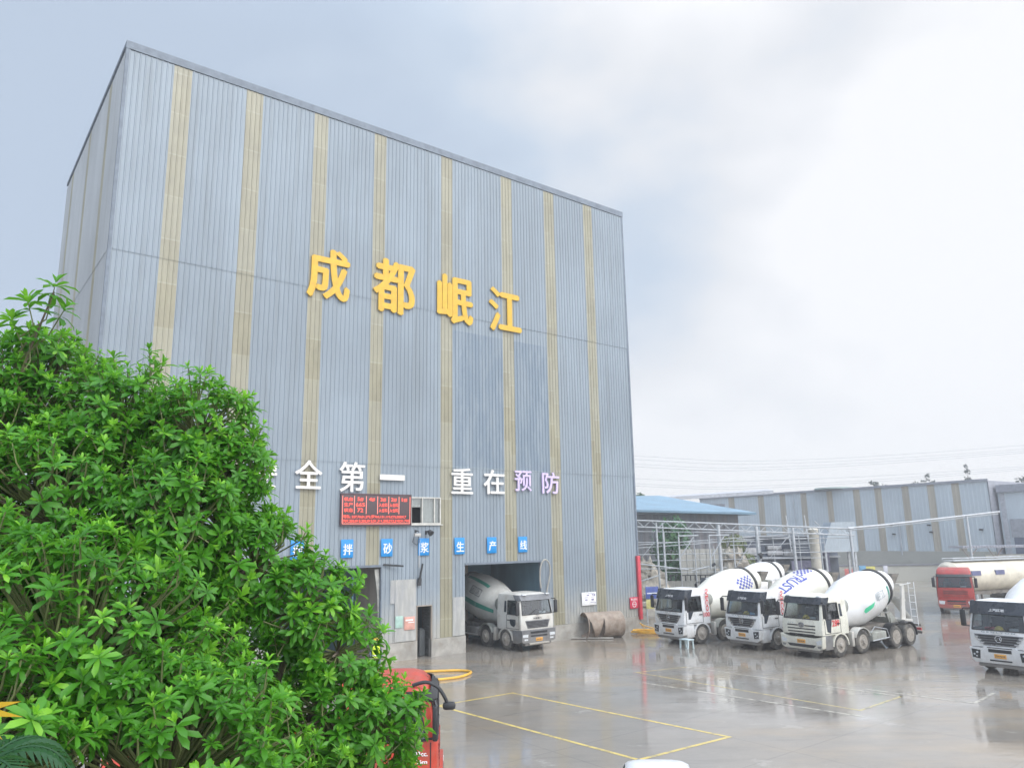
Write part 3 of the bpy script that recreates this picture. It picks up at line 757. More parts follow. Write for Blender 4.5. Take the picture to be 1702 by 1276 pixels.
def cab_shell(L, xb, xw0, wtop, wbot, side_rear=None):
    """levels L: (z, x_front, half_width, corner_radius, kind); kind of the band above: 0 plain, 1 window band"""
    mb = MB(); rings = []
    for (z, xf, hw, r, kd) in L:
        xw1 = xf - r - 0.10
        h_ = [(xb, hw), (xw0, hw), (xw1, hw), (xf - r, hw), (xf - .3 * r, hw - .3 * r), (xf, hw - r)]
        rings.append([(x, y, z) for x, y in h_] + [(x, -y, z) for x, y in reversed(h_)])
    n = 12; vs = [p for rg in rings for p in rg]; fs = []
    for i in range(len(rings) - 1):
        for k in range(n):
            if L[i][4] == 1 and k in (1, 5, 9): continue
            k2 = (k + 1) % n
            fs.append((i * n + k, i * n + k2, (i + 1) * n + k2, (i + 1) * n + k))
    fs.append(tuple(range(n))[::-1]); fs.append(tuple(range((len(rings) - 1) * n, len(rings) * n)))
    mb.add(vs, fs)
    return mb, rings

CABS = {
 'flow': dict(L=[(1.12, 1.42, 1.22, .16, 0), (1.30, 1.44, 1.23, .16, 0), (1.74, 1.43, 1.23, .16, 0), (1.84, 1.41, 1.22, .16, 1), (2.66, 1.20, 1.15, .18, 0), (2.86, 1.14, 1.13, .2, 0), (3.02, 1.02, 1.08, .22, 0), (3.07, .85, .95, .25, 0)], xb=-.72, xw0=-.05),
 'jet': dict(L=[(1.12, 1.42, 1.22, .18, 0), (1.30, 1.44, 1.23, .18, 0), (1.78, 1.42, 1.23, .18, 0), (1.88, 1.39, 1.22, .18, 1), (2.66, 1.14, 1.15, .2, 0), (2.84, 1.06, 1.12, .22, 0), (2.96, .92, 1.08, .25, 0), (3.02, .70, .95, .25, 0)], xb=-.75, xw0=-.02),
 'how': dict(L=[(1.12, 1.40, 1.20, .12, 0), (1.30, 1.42, 1.21, .12, 0), (1.85, 1.40, 1.21, .12, 0), (1.95, 1.38, 1.20, .12, 1), (2.70, 1.24, 1.15, .14, 0), (2.88, 1.16, 1.13, .18, 0), (3.02, 1.0, 1.08, .22, 0), (3.08, .8, .95, .25, 0)], xb=-.78, xw0=.18),
 'red': dict(L=[(1.12, 1.42, 1.22, .14, 0), (1.30, 1.44, 1.23, .14, 0), (1.86, 1.42, 1.23, .14, 0), (1.96, 1.40, 1.22, .14, 1), (2.72, 1.24, 1.17, .16, 0), (2.86, 1.22, 1.17, .18, 0), (3.20, 1.0, 1.12, .22, 0), (3.36, .72, 1.02, .25, 0)], xb=-.80, xw0=.10),
 'low': dict(L=[(1.12, 1.42, 1.22, .14, 0), (1.30, 1.44, 1.23, .14, 0), (1.80, 1.42, 1.23, .14, 0), (1.92, 1.40, 1.22, .14, 1), (2.72, 1.26, 1.17, .16, 0), (2.88, 1.20, 1.15, .18, 0), (3.02, 1.05, 1.1, .22, 0), (3.08, .9, .98, .25, 0)], xb=-.74, xw0=.05),
}
def panel_front(mb, x, pts, t=0.02):
    """outline (y, z) extruded forwards from plane x"""
    mb.prism(pts, 'x', x, x + t)

def build_cab(par, kind, paint, opt):
    C_ = CABS[kind]; L = C_['L']
    mb, rings = cab_shell(L, C_['xb'], C_['xw0'], 0, 0)
    cab = mb.build('cab', paint, par, smooth=28)
    wi = [i for i, l in enumerate(L) if l[4] == 1][0]
    lo, hi = rings[wi], rings[wi + 1]
    def pane(k, name, inset=0.025):
        a, b_, c_, d_ = (Vector(lo[k]), Vector(lo[k + 1]), Vector(hi[k + 1]), Vector(hi[k]))
        n = (b_ - a).cross(d_ - a).normalized()
        cen = (a + b_ + c_ + d_) / 4
        if n.dot(cen - Vector((0.3, 0, 2.2))) < 0: n = -n
        q = [p - n * inset for p in (a, b_, c_, d_)]
        g = MB().quad(*q).build(name, m_glass, cab, smooth=0)
        fr = MB(); pr = [p + n * 0.006 for p in (a, b_, c_, d_)]
        for i in range(4):
            fr.tube([pr[i], pr[(i + 1) % 4]], 0.022, 6)
        fr.build('seal', m_black, g)
        return g
    pane(5, 'windscreen'); pane(1, 'side_window'); pane(9, 'side_window')
    zl, xl = L[wi][0], L[wi][1]
    # rear quarter light and low door glass
    xf = L[wi][1] - L[wi][3] - 0.1
    for s in (1, -1):
        y = s * (L[wi][2] + .004)
        mb = MB()
        if kind in ('how', 'jet'):
            yq = [s * (np.interp(z, [L[wi][0], L[wi + 1][0]], [L[wi][2], L[wi + 1][2]]) + .006) for z in (zl + .1, zl + .72)]
            mb.poly([(C_['xw0'] - .32, yq[0], zl + .1), (C_['xw0'] - .10, yq[0], zl + .1), (C_['xw0'] - .12, yq[1], zl + .72), (C_['xw0'] - .30, yq[1], zl + .72)])
        y2 = s * (L[2][2] + .006)
        if kind == 'how':
            mb.poly([(.42, y2, 1.7), (.95, y2, 1.7), (.95, y2, 1.45), (.80, y2, 1.28), (.52, y2, 1.36), (.42, y2, 1.5)])
        elif kind == 'jet':
            mb.poly([(.62, y2, 1.88), (1.12, y2, 1.88), (1.05, y2, 1.30), (.76, y2, 1.22)])
        elif kind != 'low':
            mb.poly([(.66, y2, 1.84), (1.08, y2, 1.84), (1.08, y2, 1.42), (.9, y2, 1.42)])
        if mb.f: mb.build_each('low_window', m_visor, cab, smooth=0)
        d_ = MB()          # door: seams and handle
        x0, x1 = C_['xw0'] - .06, L[2][1] - L[2][3] - .02
        for a, b_ in (((x0, y2, 1.2), (x0, y2, zl)), ((x0, y2, 1.2), (x1, y2, 1.2)), ((x1, y2, 1.2), (x1, y2, zl - .04))): d_.tube([a, b_], .012, 5)
        d_.box(x0 + .08, x0 + .3, min(y2, y2 + s * .035), max(y2, y2 + s * .035), 1.62, 1.67)
        d_.build('door_seam', m_black, cab)
        st = MB()          # steps under the door
        st.bbox(.62, 1.22, s * .98 if s > 0 else -1.2, 1.2 if s > 0 else -.98, .42, 1.12, .03)
        st.build('step', m_greyplastic if kind != 'flow' else paint, cab)
        # wheel arch: broad fender lip over the front wheel
        ar = MB(); pts = []
        for k in range(13):
            a = math.pi * k / 12; pts.append((.0 - .68 * math.cos(a), .56 + .64 * math.sin(a)))
        inner = [(x * .88, .56 + (z - .56) * .88) for x, z in pts]
        for k in range(12):
            for yy0, yy1 in ((s * 1.0, s * 1.245),):
                p, q, p2, q2 = pts[k], pts[k + 1], inner[k], inner[k + 1]
                ar.quad((p[0], yy1, p[1]), (q[0], yy1, q[1]), (q2[0], yy1, q2[1]), (p2[0], yy1, p2[1]))
                ar.quad((p[0], yy0, p[1]), (q[0], yy0, q[1]), (q[0], yy1, q[1]), (p[0], yy1, p[1]))
                ar.quad((p2[0], yy1, p2[1]), (q2[0], yy1, q2[1]), (q2[0], yy0, q2[1]), (p2[0], yy0, p2[1]))
        ar.build('wheel_arch', paint if kind != 'how' else paint, cab, smooth=30, weld=True)
    # cab interior
    mb = MB(); mb.box(.78, 1.26, -1.08, 1.08, zl - .3, zl - .06); mb.box(C_['xb'] + .04, C_['xb'] + .07, -1.1, 1.1, 1.2, 1.95); mb.build('dashboard', m_seat, cab, smooth=0)
    for y in (-.55, .55):
        mb = MB(); mb.bbox(-.1, .45, y - .26, y + .26, 1.45, 1.62, .05); mb.bbox(-.22, -.06, y - .26, y + .26, 1.6, 2.3, .05); mb.bbox(-.2, -.08, y - .14, y + .14, 2.32, 2.5, .04)
        mb.build('seat', m_seat, cab)
    mb = MB(); mb.lathe([(-.015, .2), (.015, .2), (.015, .23), (-.015, .23)], (.72, .55, zl + .0), (.8, 0, .5), 16, close=True); mb.build('steering_wheel', m_black, cab)
    # wipers
    mb = MB()
    for y in (-.6, .1): mb.tube([(xl + .03, y, zl - .02), (xl - .04, y + .55, zl + .24)], .012, 5)
    mb.build_each('wiper', m_black, cab)
    # mirrors
    for s in (1, -1):
        mb = MB(); y = s * (L[wi][2]); 
        mb.tube([(1.12, s * 1.1, 2.72), (1.36, s * 1.34, 2.74), (1.4, s * 1.40, 2.62)], .03, 6)
        mb.tube([(1.2, s * 1.2, 1.95), (1.36, s * 1.36, 1.98)], .025, 6)
        mb.bbox(1.30, 1.42, s * 1.40 - .11, s * 1.40 + .11, 1.95, 2.66, .04)
        mb.build('mirror', m_black, cab)
    # visor
    top = L[wi + 1]; t2 = L[wi + 2]
    def shade(z0, x0, z1, x1, hw, drop, m, name='sun_visor'):
        mb = MB(); pts = []
        for (xx, zz) in ((x0, z0), (x1, z1)):
            rr = .22; pts.append([(xx - .55, hw, zz), (xx - rr, hw, zz), (xx - .3 * rr, hw - .3 * rr, zz), (xx, hw - rr, zz), (xx, -hw + rr, zz), (xx - .3 * rr, -hw + .3 * rr, zz), (xx - rr, -hw, zz), (xx - .55, -hw, zz)])
        vs = pts[0] + pts[1]; fs = [(k, k + 1, 8 + k + 1, 8 + k) for k in range(7)]
        ins = [(x - .03, y * .975, z) for x, y, z in vs]
        fs2 = [tuple(16 + i for i in f)[::-1] for f in fs]
        ed = [(k, k + 1, 17 + k, 16 + k) for k in range(7)] + [(8 + k, 9 + k, 25 + k, 24 + k) for k in range(7)]
        mb.add(vs + ins, fs + fs2 + ed)
        return mb.build(name, m, cab, smooth=30)
    F = L[2][1] + .012
    mb = MB()
    if kind == 'flow':
        v = shade(2.52, 1.36, 3.06, 1.15, 1.19, 0, m_visor)
        lt = MB(); add_text(lt, '上汽红岩', .62, .13, face_mat((1.33 - .02, 0, 2.70), R(90), R(-20)), bold=0.02); lt.build('lettering', m_ink_white, v, smooth=0)
        # winged grille
        g = MB(); panel_front(g, F - .012, [(-1.0, 1.66), (1.0, 1.66), (.86, 1.5), (.78, 1.36), (.62, 1.20), (-.62, 1.20), (-.78, 1.36), (-.86, 1.5)], .02)
        gr = g.build('grille', m_greyplastic, cab, smooth=0)
        g = MB()
        for z, hw in ((1.60, .80), (1.50, .74), (1.40, .66), (1.29, .56)): g.box(F + .008, F + .028, -hw, hw, z - .028, z + .028)
        g.build('slats', m_black, gr, smooth=0)
        g = MB()
        for s in (1, -1):
            for z, y in ((1.54, .92), (1.42, .82), (1.30, .72)): panel_front(g, F + .008, [(s * (y + .06), z + .05), (s * (y - .14), z + .02), (s * (y - .10), z - .03), (s * y, z - .04)], .03)
            g.box(F + .008, F + .03, -.60, .60, 1.225, 1.25)
        g.build('grille_wing', m_chrome, gr, smooth=0)
        g = MB(); g.lathe([(-.01, .115), (.02, .115), (.02, .145), (-.01, .145)], (F + .03, 0, 1.50), (1, 0, 0), 20, close=True)
        g.tube([(F + .04, -.07, 1.45), (F + .04, -.035, 1.54), (F + .04, 0, 1.46), (F + .04, .035, 1.54), (F + .04, .07, 1.45)], .016, 5)
        g.build('emblem', m_chrome, gr)
        g = MB(); add_text(g, 'G E N L Y O N', 1.35, .07, face_mat((F + .012, 0, 1.77), R(90)), bold=0.02); g.build('lettering', m_ink_grey, cab, smooth=0)
        bz = [(-1.22, 1.08), (-.70, 1.08), (-.62, 1.16), (.62, 1.16), (.70, 1.08), (1.22, 1.08), (1.16, .58), (1.0, .46), (-1.0, .46), (-1.16, .58)]
        b_ = MB(); b_.prism(bz, 'x', 1.22, 1.50); bp = b_.build('bumper', paint, par, smooth=30)
        g = MB(); g.box(1.495, 1.508, -.46, .46, .92, 1.06); g.box(1.495, 1.508, -.44, .44, .56, .62); g.box(1.495, 1.508, -.5, .5, 1.10, 1.135); g.build('intake', m_black, bp, smooth=0)
        for s in (1, -1):
            g = MB(); panel_front(g, 1.497, [(s * .78, .98), (s * 1.14, 1.02), (s * 1.12, .66), (s * .82, .62)], .02); hl = g.build('headlight', m_black, bp, smooth=0)
            g = MB()
            for (y, z, r) in ((.92, .88, .05), (1.04, .79, .045), (.95, .72, .035)): g.lathe([(0, r), (.02, r * .8), (.03, .01)], (1.515, s * y, z), (1, 0, 0), 12)
            g.build_each('lens', m_galv, hl)
        pz = .78; px_ = 1.505
    elif kind == 'jet':
        v = shade(2.62, 1.30, 2.95, 1.16, 1.17, 0, m_visor)
        g = MB()
        for y in (-.9, .9): g.bbox(.95, 1.14, y - .12, y + .12, 2.94, 3.02, .03)
        g.build_each('roof_lamp', m_lamp, cab)
        g = MB()
        for z, hw, gap in ((1.56, .82, .2), (1.40, .82, 0), (1.25, .80, 0), (1.12, .74, 0)):
            if gap: g.box(F - .014, F + .01, -hw, -gap, z - .028, z + .028); g.box(F - .014, F + .01, gap, hw, z - .028, z + .028)
            else: g.box(F - .014, F + .01, -hw, hw, z - .028, z + .028)
        gr = g.build('grille', m_black, cab, smooth=0)
        g = MB(); g.lathe([(-.01, .17), (.02, .17), (.03, .13), (.03, .01)], (F - .005, 0, 1.58), (1, 0, 0), 24, sq=.75); g.build('emblem', m_greyplastic, gr)
        g = MB(); g.lathe([(.0, .06), (.012, .06), (.012, .1), (.0, .1)], (F + .022, 0, 1.58), (1, 0, 0), 16, close=True, sq=.7); g.build('emblem_ring', m_chrome, gr)
        g = MB(); add_text(g, 'J 6 P', .36, .05, face_mat((F, -.62, 1.66), R(90)), bold=0.02); g.build('lettering', m_ink_grey, cab, smooth=0)
        bz = [(-1.24, 1.10), (-.80, .98), (.80, .98), (1.24, 1.10), (1.20, .52), (1.0, .42), (-1.0, .42), (-1.2, .52)]
        b_ = MB(); b_.prism(bz, 'x', 1.24, 1.52); bp = b_.build('bumper', paint, par, smooth=30)
        g = MB(); panel_front(g, 1.512, [(-.85, .66), (.85, .66), (.70, .52), (-.70, .52)], .016); g.build('intake', m_black, bp, smooth=0)
        for s in (1, -1):
            g = MB(); panel_front(g, 1.512, [(s * .86, .84), (s * 1.18, .95), (s * 1.18, .72), (s * .90, .68)], .016); g.build('headlight', m_lamp, bp, smooth=0)
            g = MB(); panel_front(g, 1.512, [(s * .92, .62), (s * 1.16, .64), (s * 1.12, .52), (s * .96, .52)], .016); g.build('fog_lamp', m_greyplastic, bp, smooth=0)
        pz = .80; px_ = 1.522
    elif kind == 'how':
        v = shade(2.72, 1.42, 3.02, 1.22, 1.17, 0, m_greyplastic)
        g = MB()
        for y in (-.85, .85): g.bbox(1.16, 1.34, y - .14, y + .14, 2.98, 3.06, .03)
        g.build_each('roof_lamp', m_lamp, cab)
        g = MB(); panel_front(g, F - .012, [(-.90, 1.64), (.90, 1.64), (.74, 1.22), (-.74, 1.22)], .02); gr = g.build('grille', m_greyplastic, cab, smooth=0)
        g = MB()
        for k in range(5): g.box(F + .008, F + .024, -.80 + k * .03, .80 - k * .03, 1.56 - k * .075 - .02, 1.56 - k * .075 + .015)
        g.build('slats', m_black, gr, smooth=0)
        g = MB(); add_text(g, '中国重汽', .62, .11, face_mat((F + .004, 0, 1.74), R(90)), bold=0.015); g.build('lettering', m_ink_dark, cab, smooth=0)
        g = MB(); panel_front(g, F - .012, [(-.06, 1.86), (.06, 1.86), (0, 1.94)], .016); g.build('emblem', m_chrome, cab, smooth=0)
        bz = [(-1.22, 1.14), (1.22, 1.14), (1.20, .52), (1.0, .46), (-1.0, .46), (-1.2, .52)]
        b_ = MB(); b_.prism(bz, 'x', 1.20, 1.52); bp = b_.build('bumper', m_greyplastic, par, smooth=30)
        g = MB(); g.box(1.512, 1.53, -.6, .6, .94, 1.06); g.box(1.512, 1.53, -.6, .6, .78, .86); g.build('intake', m_black, bp, smooth=0)
        for s in (1, -1):
            g = MB(); panel_front(g, 1.512, [(s * .78, .92), (s * 1.16, .92), (s * 1.16, .78), (s * .80, .76)], .02); g.build('headlight', m_lamp, bp, smooth=0)
            g = MB(); g.box(1.512, 1.525, min(s * .8, s * 1.05), max(s * .8, s * 1.05), .60, .68); g.build('fog_lamp', m_lamp, bp, smooth=0)
        g = MB(); g.bbox(1.48, 1.56, -.72, .72, .36, .46, .02); g.build('lower_lip', m_dirtywhite, bp)
        pz = .62; px_ = 1.53
    else:
        v = shade(2.74, 1.40, 2.92, 1.28, 1.19, 0, m_black if kind == 'low' else m_dark)
        g = MB()
        for z in (1.72, 1.58, 1.44, 1.30): panel_front(g, F - .014, [(-.86, z + .045), (.86, z + .045), (.80, z - .02), (-.80, z - .02)], .03)
        g.build('grille', M('grille_red', (0.30, 0.05, 0.04), 0.5), cab, smooth=0)
        g = MB()
        for z in (1.65, 1.51, 1.37): g.box(F - .014, F + .004, -.8, .8, z - .02, z + .02)
        g.build('grille_gap', m_black, cab, smooth=0)
        bz = [(-1.22, 1.12), (1.22, 1.12), (1.18, .50), (1.0, .44), (-1.0, .44), (-1.18, .50)]
        b_ = MB(); b_.prism(bz, 'x', 1.22, 1.52); bp = b_.build('bumper', paint, par, smooth=30)
        g = MB(); g.box(1.512, 1.53, -.6, .6, .9, 1.02); g.box(1.512, 1.53, -.6, .6, .74, .80); g.build('intake', m_black, bp, smooth=0)
        for s in (1, -1):
            g = MB(); panel_front(g, 1.512, [(s * .74, .96), (s * 1.16, 1.0), (s * 1.14, .74), (s * .80, .72)], .02); g.build('headlight', m_lamp, bp, smooth=0)
        pz = .60; px_ = 1.53
    g = MB(); g.bbox(px_, px_ + .015, -.24, .24, pz - .09, pz + .09, .006); pl = g.build('number_plate', m_plate, bp)
    g = MB(); add_text(g, opt.get('plate', '川A·F6209'), .40, .10, face_mat((px_ + .02, 0, pz), R(90)), bold=0.015); g.build('lettering', m_ink_dark, pl, smooth=0)
    MB().bbox(1.15, 1.45, -.95, .95, .30, .44, .03).build('valance', m_greyplastic, bp)
    # papers on the dash
    if opt.get('paper', 1):
        g = MB(); g.poly([(1.13, .35, zl - .045), (1.2, .75, zl - .045), (1.22, .75, zl + .12), (1.15, .35, zl + .12)]); g.build('dash_paper', m_paper, cab, smooth=0)
    return cab

def drum_curve(kind):
    # (distance along axis, radius)
    return [(0, .02), (.02, .55), (.10, .70), (.22, .84), (1.05, 1.08), (1.95, 1.27), (3.15, 1.27), (3.7, 1.19), (4.45, .97), (5.05, .78), (5.3, .70), (5.35, .60)]
DRUM_O = Vector((-1.02, 0, 1.91)); DRUM_A = Vector((-math.cos(R(15.5)), 0, math.sin(R(15.5))))
DRUM_R = drum_curve('')
def drum_pt(t, th, lift=0.012):
    """point on the drum skin; th = 0 on the left (+y) flank, growing upwards"""
    r = float(np.interp(t, [p[0] for p in DRUM_R[3:]], [p[1] for p in DRUM_R[3:]])) + lift
    up = Vector((math.sin(R(15.5)), 0, math.cos(R(15.5))))
    return DRUM_O + DRUM_A * t + Vector((0, 1, 0)) * math.cos(th) * r + up * math.sin(th) * r
def drum_wrap(mb, vs, fs, t0, th0, rot=0.0, flip=1):
    """wrap flat (x, z) marks onto the drum: x along the axis, z around it"""
    bm = bmesh.new(); bv = [bm.verts.new(v) for v in vs]
    for f in fs:
        try: bm.faces.new([bv[i] for i in f])
        except ValueError: pass
    for _ in range(2):
        es = [e for e in bm.edges if e.calc_length() > 0.18]
        if es: bmesh.ops.subdivide_edges(bm, edges=es, cuts=1, use_grid_fill=True)
    bmesh.ops.triangulate(bm, faces=bm.faces); bm.verts.index_update()
    cr_, sr_ = math.cos(rot), math.sin(rot); out = []
    for v in bm.verts:
        x, z = v.co.x * cr_ - v.co.z * sr_, v.co.x * sr_ + v.co.z * cr_
        out.append(tuple(drum_pt(t0 + flip * x, th0 + z / 1.15)))
    mb.add(out, [[v.index for v in f.verts] for f in bm.faces]); bm.free()

def mixer(label, loc, ang, kind, paint, drum_m, opt):
    T = thing('mixer_truck', label, 'truck', (loc[0], loc[1], 0), ang, 'concrete mixer trucks in the yard')
    # chassis
    mb = MB()
    for y in (-.42, .42): mb.box(-7.55, 1.2, y - .05, y + .05, .78, 1.06)
    for x in (-7.5, -6.6, -5.2, -3.6, -2.6, -.9, .9): mb.box(x - .06, x + .06, -.37, .37, .82, 1.0)
    for x in (0, -1.95, -5.0, -6.35): mb.tube([(x, -.95, .55), (x, .95, .55)], .11, 8)
    mb.lathe([(-.26, .12), (-.2, .24), (.2, .24), (.26, .12)], (-5.0, 0, .56), (1, 0, 0), 10); mb.lathe([(-.26, .12), (-.2, .24), (.2, .24), (.26, .12)], (-6.35, 0, .56), (1, 0, 0), 10)
    mb.box(-7.1, -.95, -.5, .5, 1.063, 1.22)
    mb.build('chassis', m_chassis, T)
    build_cab(T, kind, paint, opt)
    R_ = .59
    for s in (1, -1):
        build_wheel(T, 0, s * 1.04, R_, .30, s, False); build_wheel(T, -1.95, s * 1.04, R_, .30, s, False)
        build_wheel(T, -5.0, s * .93, R_, .56, s, True); build_wheel(T, -6.35, s * .93, R_, .56, s, True)
        # mudguards: second axle and rear pair
        for cx_, span, m_, nm in ((-1.95, (20, 160), opt.get('guard', m_greygreen), 'mudguard'), (-5.0, (55, 165), m_black, 'mudguard'), (-6.35, (-5, 115), m_black, 'mudguard')):
            ar = MB(); n = 10; y0, y1 = (s * .78, s * 1.24)
            P = [(cx_ - (R_ + .12) * math.cos(R(span[0] + (span[1] - span[0]) * k / n)), R_ + (R_ + .12) * math.sin(R(span[0] + (span[1] - span[0]) * k / n))) for k in range(n + 1)]
            Q = [(cx_ + (p[0] - cx_) * .95, R_ + (p[1] - R_) * .95) for p in P]
            for k in range(n):
                ar.quad((P[k][0], y0, P[k][1]), (P[k + 1][0], y0, P[k + 1][1]), (P[k + 1][0], y1, P[k + 1][1]), (P[k][0], y1, P[k][1]))
                ar.quad((P[k][0], y1, P[k][1]), (P[k + 1][0], y1, P[k + 1][1]), (Q[k + 1][0], y1, Q[k + 1][1]), (Q[k][0], y1, Q[k][1]))
            ar.build(nm, m_, T, smooth=30, weld=True)
        # flap between the front wheels
        MB().bbox(-1.22, -1.02, min(s * .92, s * 1.2), max(s * .92, s * 1.2), .42, 1.15, .03).build('mud_flap', m_dirtywhite, T)
    # tanks and boxes along the frame
    MB().bbox(-4.15, -2.85, .62, 1.18, .52, .98, .06).build('fuel_tank', m_greygreen, T)
    MB().bbox(-4.0, -2.95, -1.15, -.62, .50, 1.0, .04).build('battery_box', m_greyplastic, T)
    mb = MB()
    mb.tube([(-2.75, 1.15, .95), (-3.1, 1.18, 1.25), (-4.2, 1.18, 1.05), (-4.4, 1.18, .6)], .02, 6)
    mb.tube([(-2.8, 1.2, .55), (-4.3, 1.2, .62)], .03, 6); mb.tube([(-2.8, -1.2, .6), (-4.3, -1.2, .6)], .03, 6)
    mb.build_each('side_rail', m_galv, T)
    # drum, ring, marks
    mb = MB(); mb.lathe(DRUM_R, DRUM_O, DRUM_A, 40)
    d = mb.build('drum', drum_m, T, smooth=14)
    MB().lathe([(4.3, 1.0), (4.3, 1.09), (4.44, 1.09), (4.44, .95)], DRUM_O, DRUM_A, 40, close=True).build('drum_ring', m_black, d)
    MB().lathe([(.0, .60), (.0, .76), (.07, .80), (.1, .7)], DRUM_O, DRUM_A, 32, close=True).build('drum_flange', m_greygreen, d)
    if opt.get('marks'): opt['marks'](d)
    # pedestals
    mb = MB()
    for y in (-.5, .5):
        mb.prism([(-1.05, 1.22), (-.55, 1.22), (-.72, 2.1), (-.95, 2.1)], 'y', y - .05, y + .05)
        mb.prism([(-6.35, 1.22), (-5.55, 1.22), (-5.35, 1.75), (-5.75, 1.80)], 'y', y - .06, y + .06)
    mb.lathe([(-.28, .3), (.1, .34), (.3, .2)], DRUM_O - DRUM_A * .15, DRUM_A, 14)
    mb.box(-1.0, -.6, -.6, .6, 2.0, 2.1); mb.box(-6.0, -5.6, -.6, .6, 1.22, 1.5)
    for y in (-.6, .6): mb.lathe([(-.1, .16), (.1, .16)], (-5.2, y, 2.0), DRUM_A, 12)
    mb.build('pedestal', m_greygreen, T)
    # water tank behind the cab
    mb = MB(); mb.lathe([(-.02, .05), (0, .26), (.04, .33), (.55, .33), (.59, .26), (.61, .05)], (-.98, .42, 2.42), (0, 1, 0), 20)
    mb.lathe([(-.02, .05), (0, .26), (.04, .33), (.55, .33), (.59, .26), (.61, .05)], (-.98, -1.02, 2.42), (0, 1, 0), 20)
    mb.build_each('water_tank', m_greygreen, T)
    mb = MB(); mb.box(-1.05, -.82, -.9, .9, 1.25, 2.05)
    mb.build('rear_panel', m_chassis, T, smooth=0)
    # rear: hopper, chute, support posts, ladder
    mb = MB()
    for y in (-.62, .62):
        mb.prism([(-7.0, 1.22), (-6.55, 1.22), (-6.95, 3.15), (-7.2, 3.15)], 'y', y - .05, y + .05)
    mb.box(-7.25, -6.85, -.62, .62, 3.15, 3.25); mb.box(-7.3, -6.5, -.9, .9, 1.22, 1.34)
    mb.box(-7.25, -7.1, -.62, .62, 2.3, 2.4)
    mb.build('rear_frame', opt.get('frame', m_greygreen), T)
    mb = MB()
    top_, bot = [(-7.35, .36), (-7.35, -.36), (-6.6, -.36), (-6.6, .36)], [(-7.05, .22), (-7.05, -.22), (-6.7, -.22), (-6.7, .22)]
    mb.add([(x, y, 3.78) for x, y in top_] + [(x, y, 3.2) for x, y in bot], [(k, (k + 1) % 4, 4 + (k + 1) % 4, 4 + k) for k in range(4)])
    mb.add([(x * 1.0 - .02, y * .95, 3.78) for x, y in top_] + [(x, y * .9, 3.22) for x, y in bot], [(k, 4 + k, 4 + (k + 1) % 4, (k + 1) % 4) for k in range(4)])
    mb.build('hopper', m_chassis, T, smooth=0)
    mb = MB(); n = 8
    A0, A1 = Vector((-7.1, 0, 2.55)), Vector((-7.75, .5, 1.35)); ax = (A1 - A0).normalized(); sd = ax.cross(Vector((0, 0, 1))).normalized(); nu = sd.cross(ax)
    vs = []
    for P_ in (A0, A1):
        for k in range(n + 1):
            a = math.pi * k / n; vs.append(tuple(P_ + sd * .26 * math.cos(a) - nu * .26 * math.sin(a)))
    mb.add(vs, [(k, k + 1, n + 2 + k, n + 1 + k) for k in range(n)]); mb.build('chute', opt.get('frame', m_greygreen), T, smooth=40)
    mb = MB(); ly = opt.get('lad', 1) * .98
    for dy in (-.17, .17): mb.tube([(-7.35, ly + dy, 1.0), (-7.35, ly + dy, 3.35)], .025, 6)
    for k in range(6): mb.tube([(-7.35, ly - .17, 1.1 + k * .38), (-7.35, ly + .17, 1.1 + k * .38)], .02, 5)
    mb.tube([(-7.35, ly, 3.3), (-7.0, ly * .7, 3.2)], .025, 5)
    mb.build('ladder', m_white, T)
    mb = MB(); mb.box(-7.62, -7.56, -1.2, 1.2, .55, .68); mb.box(-7.60, -7.54, -1.2, 1.2, .95, 1.05)
    rb = mb.build('rear_bumper', m_chassis, T, smooth=0)
    for s in (1, -1): MB().box(-7.66, -7.60, min(s * .85, s * 1.15), max(s * .85, s * 1.15), .72, .86).build('tail_light', m_ink_red, rb, smooth=0)
    return T

def side_text(T, txt, w, h, x, z, m, hw=1.245, side=1, rot=0.0):
    mb = MB(); M4 = Matrix.Translation((x, side * hw, z)) @ Matrix.Rotation(R(180) if side > 0 else 0, 4, 'Z') @ Matrix.Rotation(rot, 4, 'Y')
    add_text(mb, txt, w, h, M4, bold=0.03)
    cab = [c for c in T.children if c.name.startswith('cab')][0]
    return mb.build('lettering', m, cab, smooth=0)

def checker(mb, t0, t1, th0, th1, nt, nth):
    for i in range(nt):
        for j in range(nth):
            if (i + j) % 2: continue
            a, b_ = t0 + (t1 - t0) * i / nt, t0 + (t1 - t0) * (i + 1) / nt
            c_, d_ = th0 + (th1 - th0) * j / nth, th0 + (th1 - th0) * (j + 1) / nth
            mb.quad(drum_pt(a, c_), drum_pt(b_, c_), drum_pt(b_, d_), drum_pt(a, d_))
def marks_t2(d):
    mb = MB(); checker(mb, 2.6, 4.0, R(2), R(40), 8, 6); mb.build('checker_mark', m_ink_blue, d, smooth=0)
    mb = MB(); n = 24
    ring = [(2.05 + .26 * math.cos(k * 2 * math.pi / n), R(50) + .26 * math.sin(k * 2 * math.pi / n)) for k in range(n + 1)]
    mb.tube([drum_pt(a, b_, .004) for a, b_ in ring], .012, 5); mb.build('hatch', m_ink_grey, d)
def marks_t3(d):
    mb = MB(); vs, fs = text_geo('TRUST', 2.1, .62, 0, 0.02); drum_wrap(mb, [(-v[0], 0, -v[2]) for v in vs], fs, 1.75, R(62)); mb.build('lettering', m_ink_blue, d, smooth=0)
    mb = MB(); checker(mb, 2.7, 4.0, R(62), R(96), 8, 6); mb.build('checker_mark', m_ink_blue, d, smooth=0)
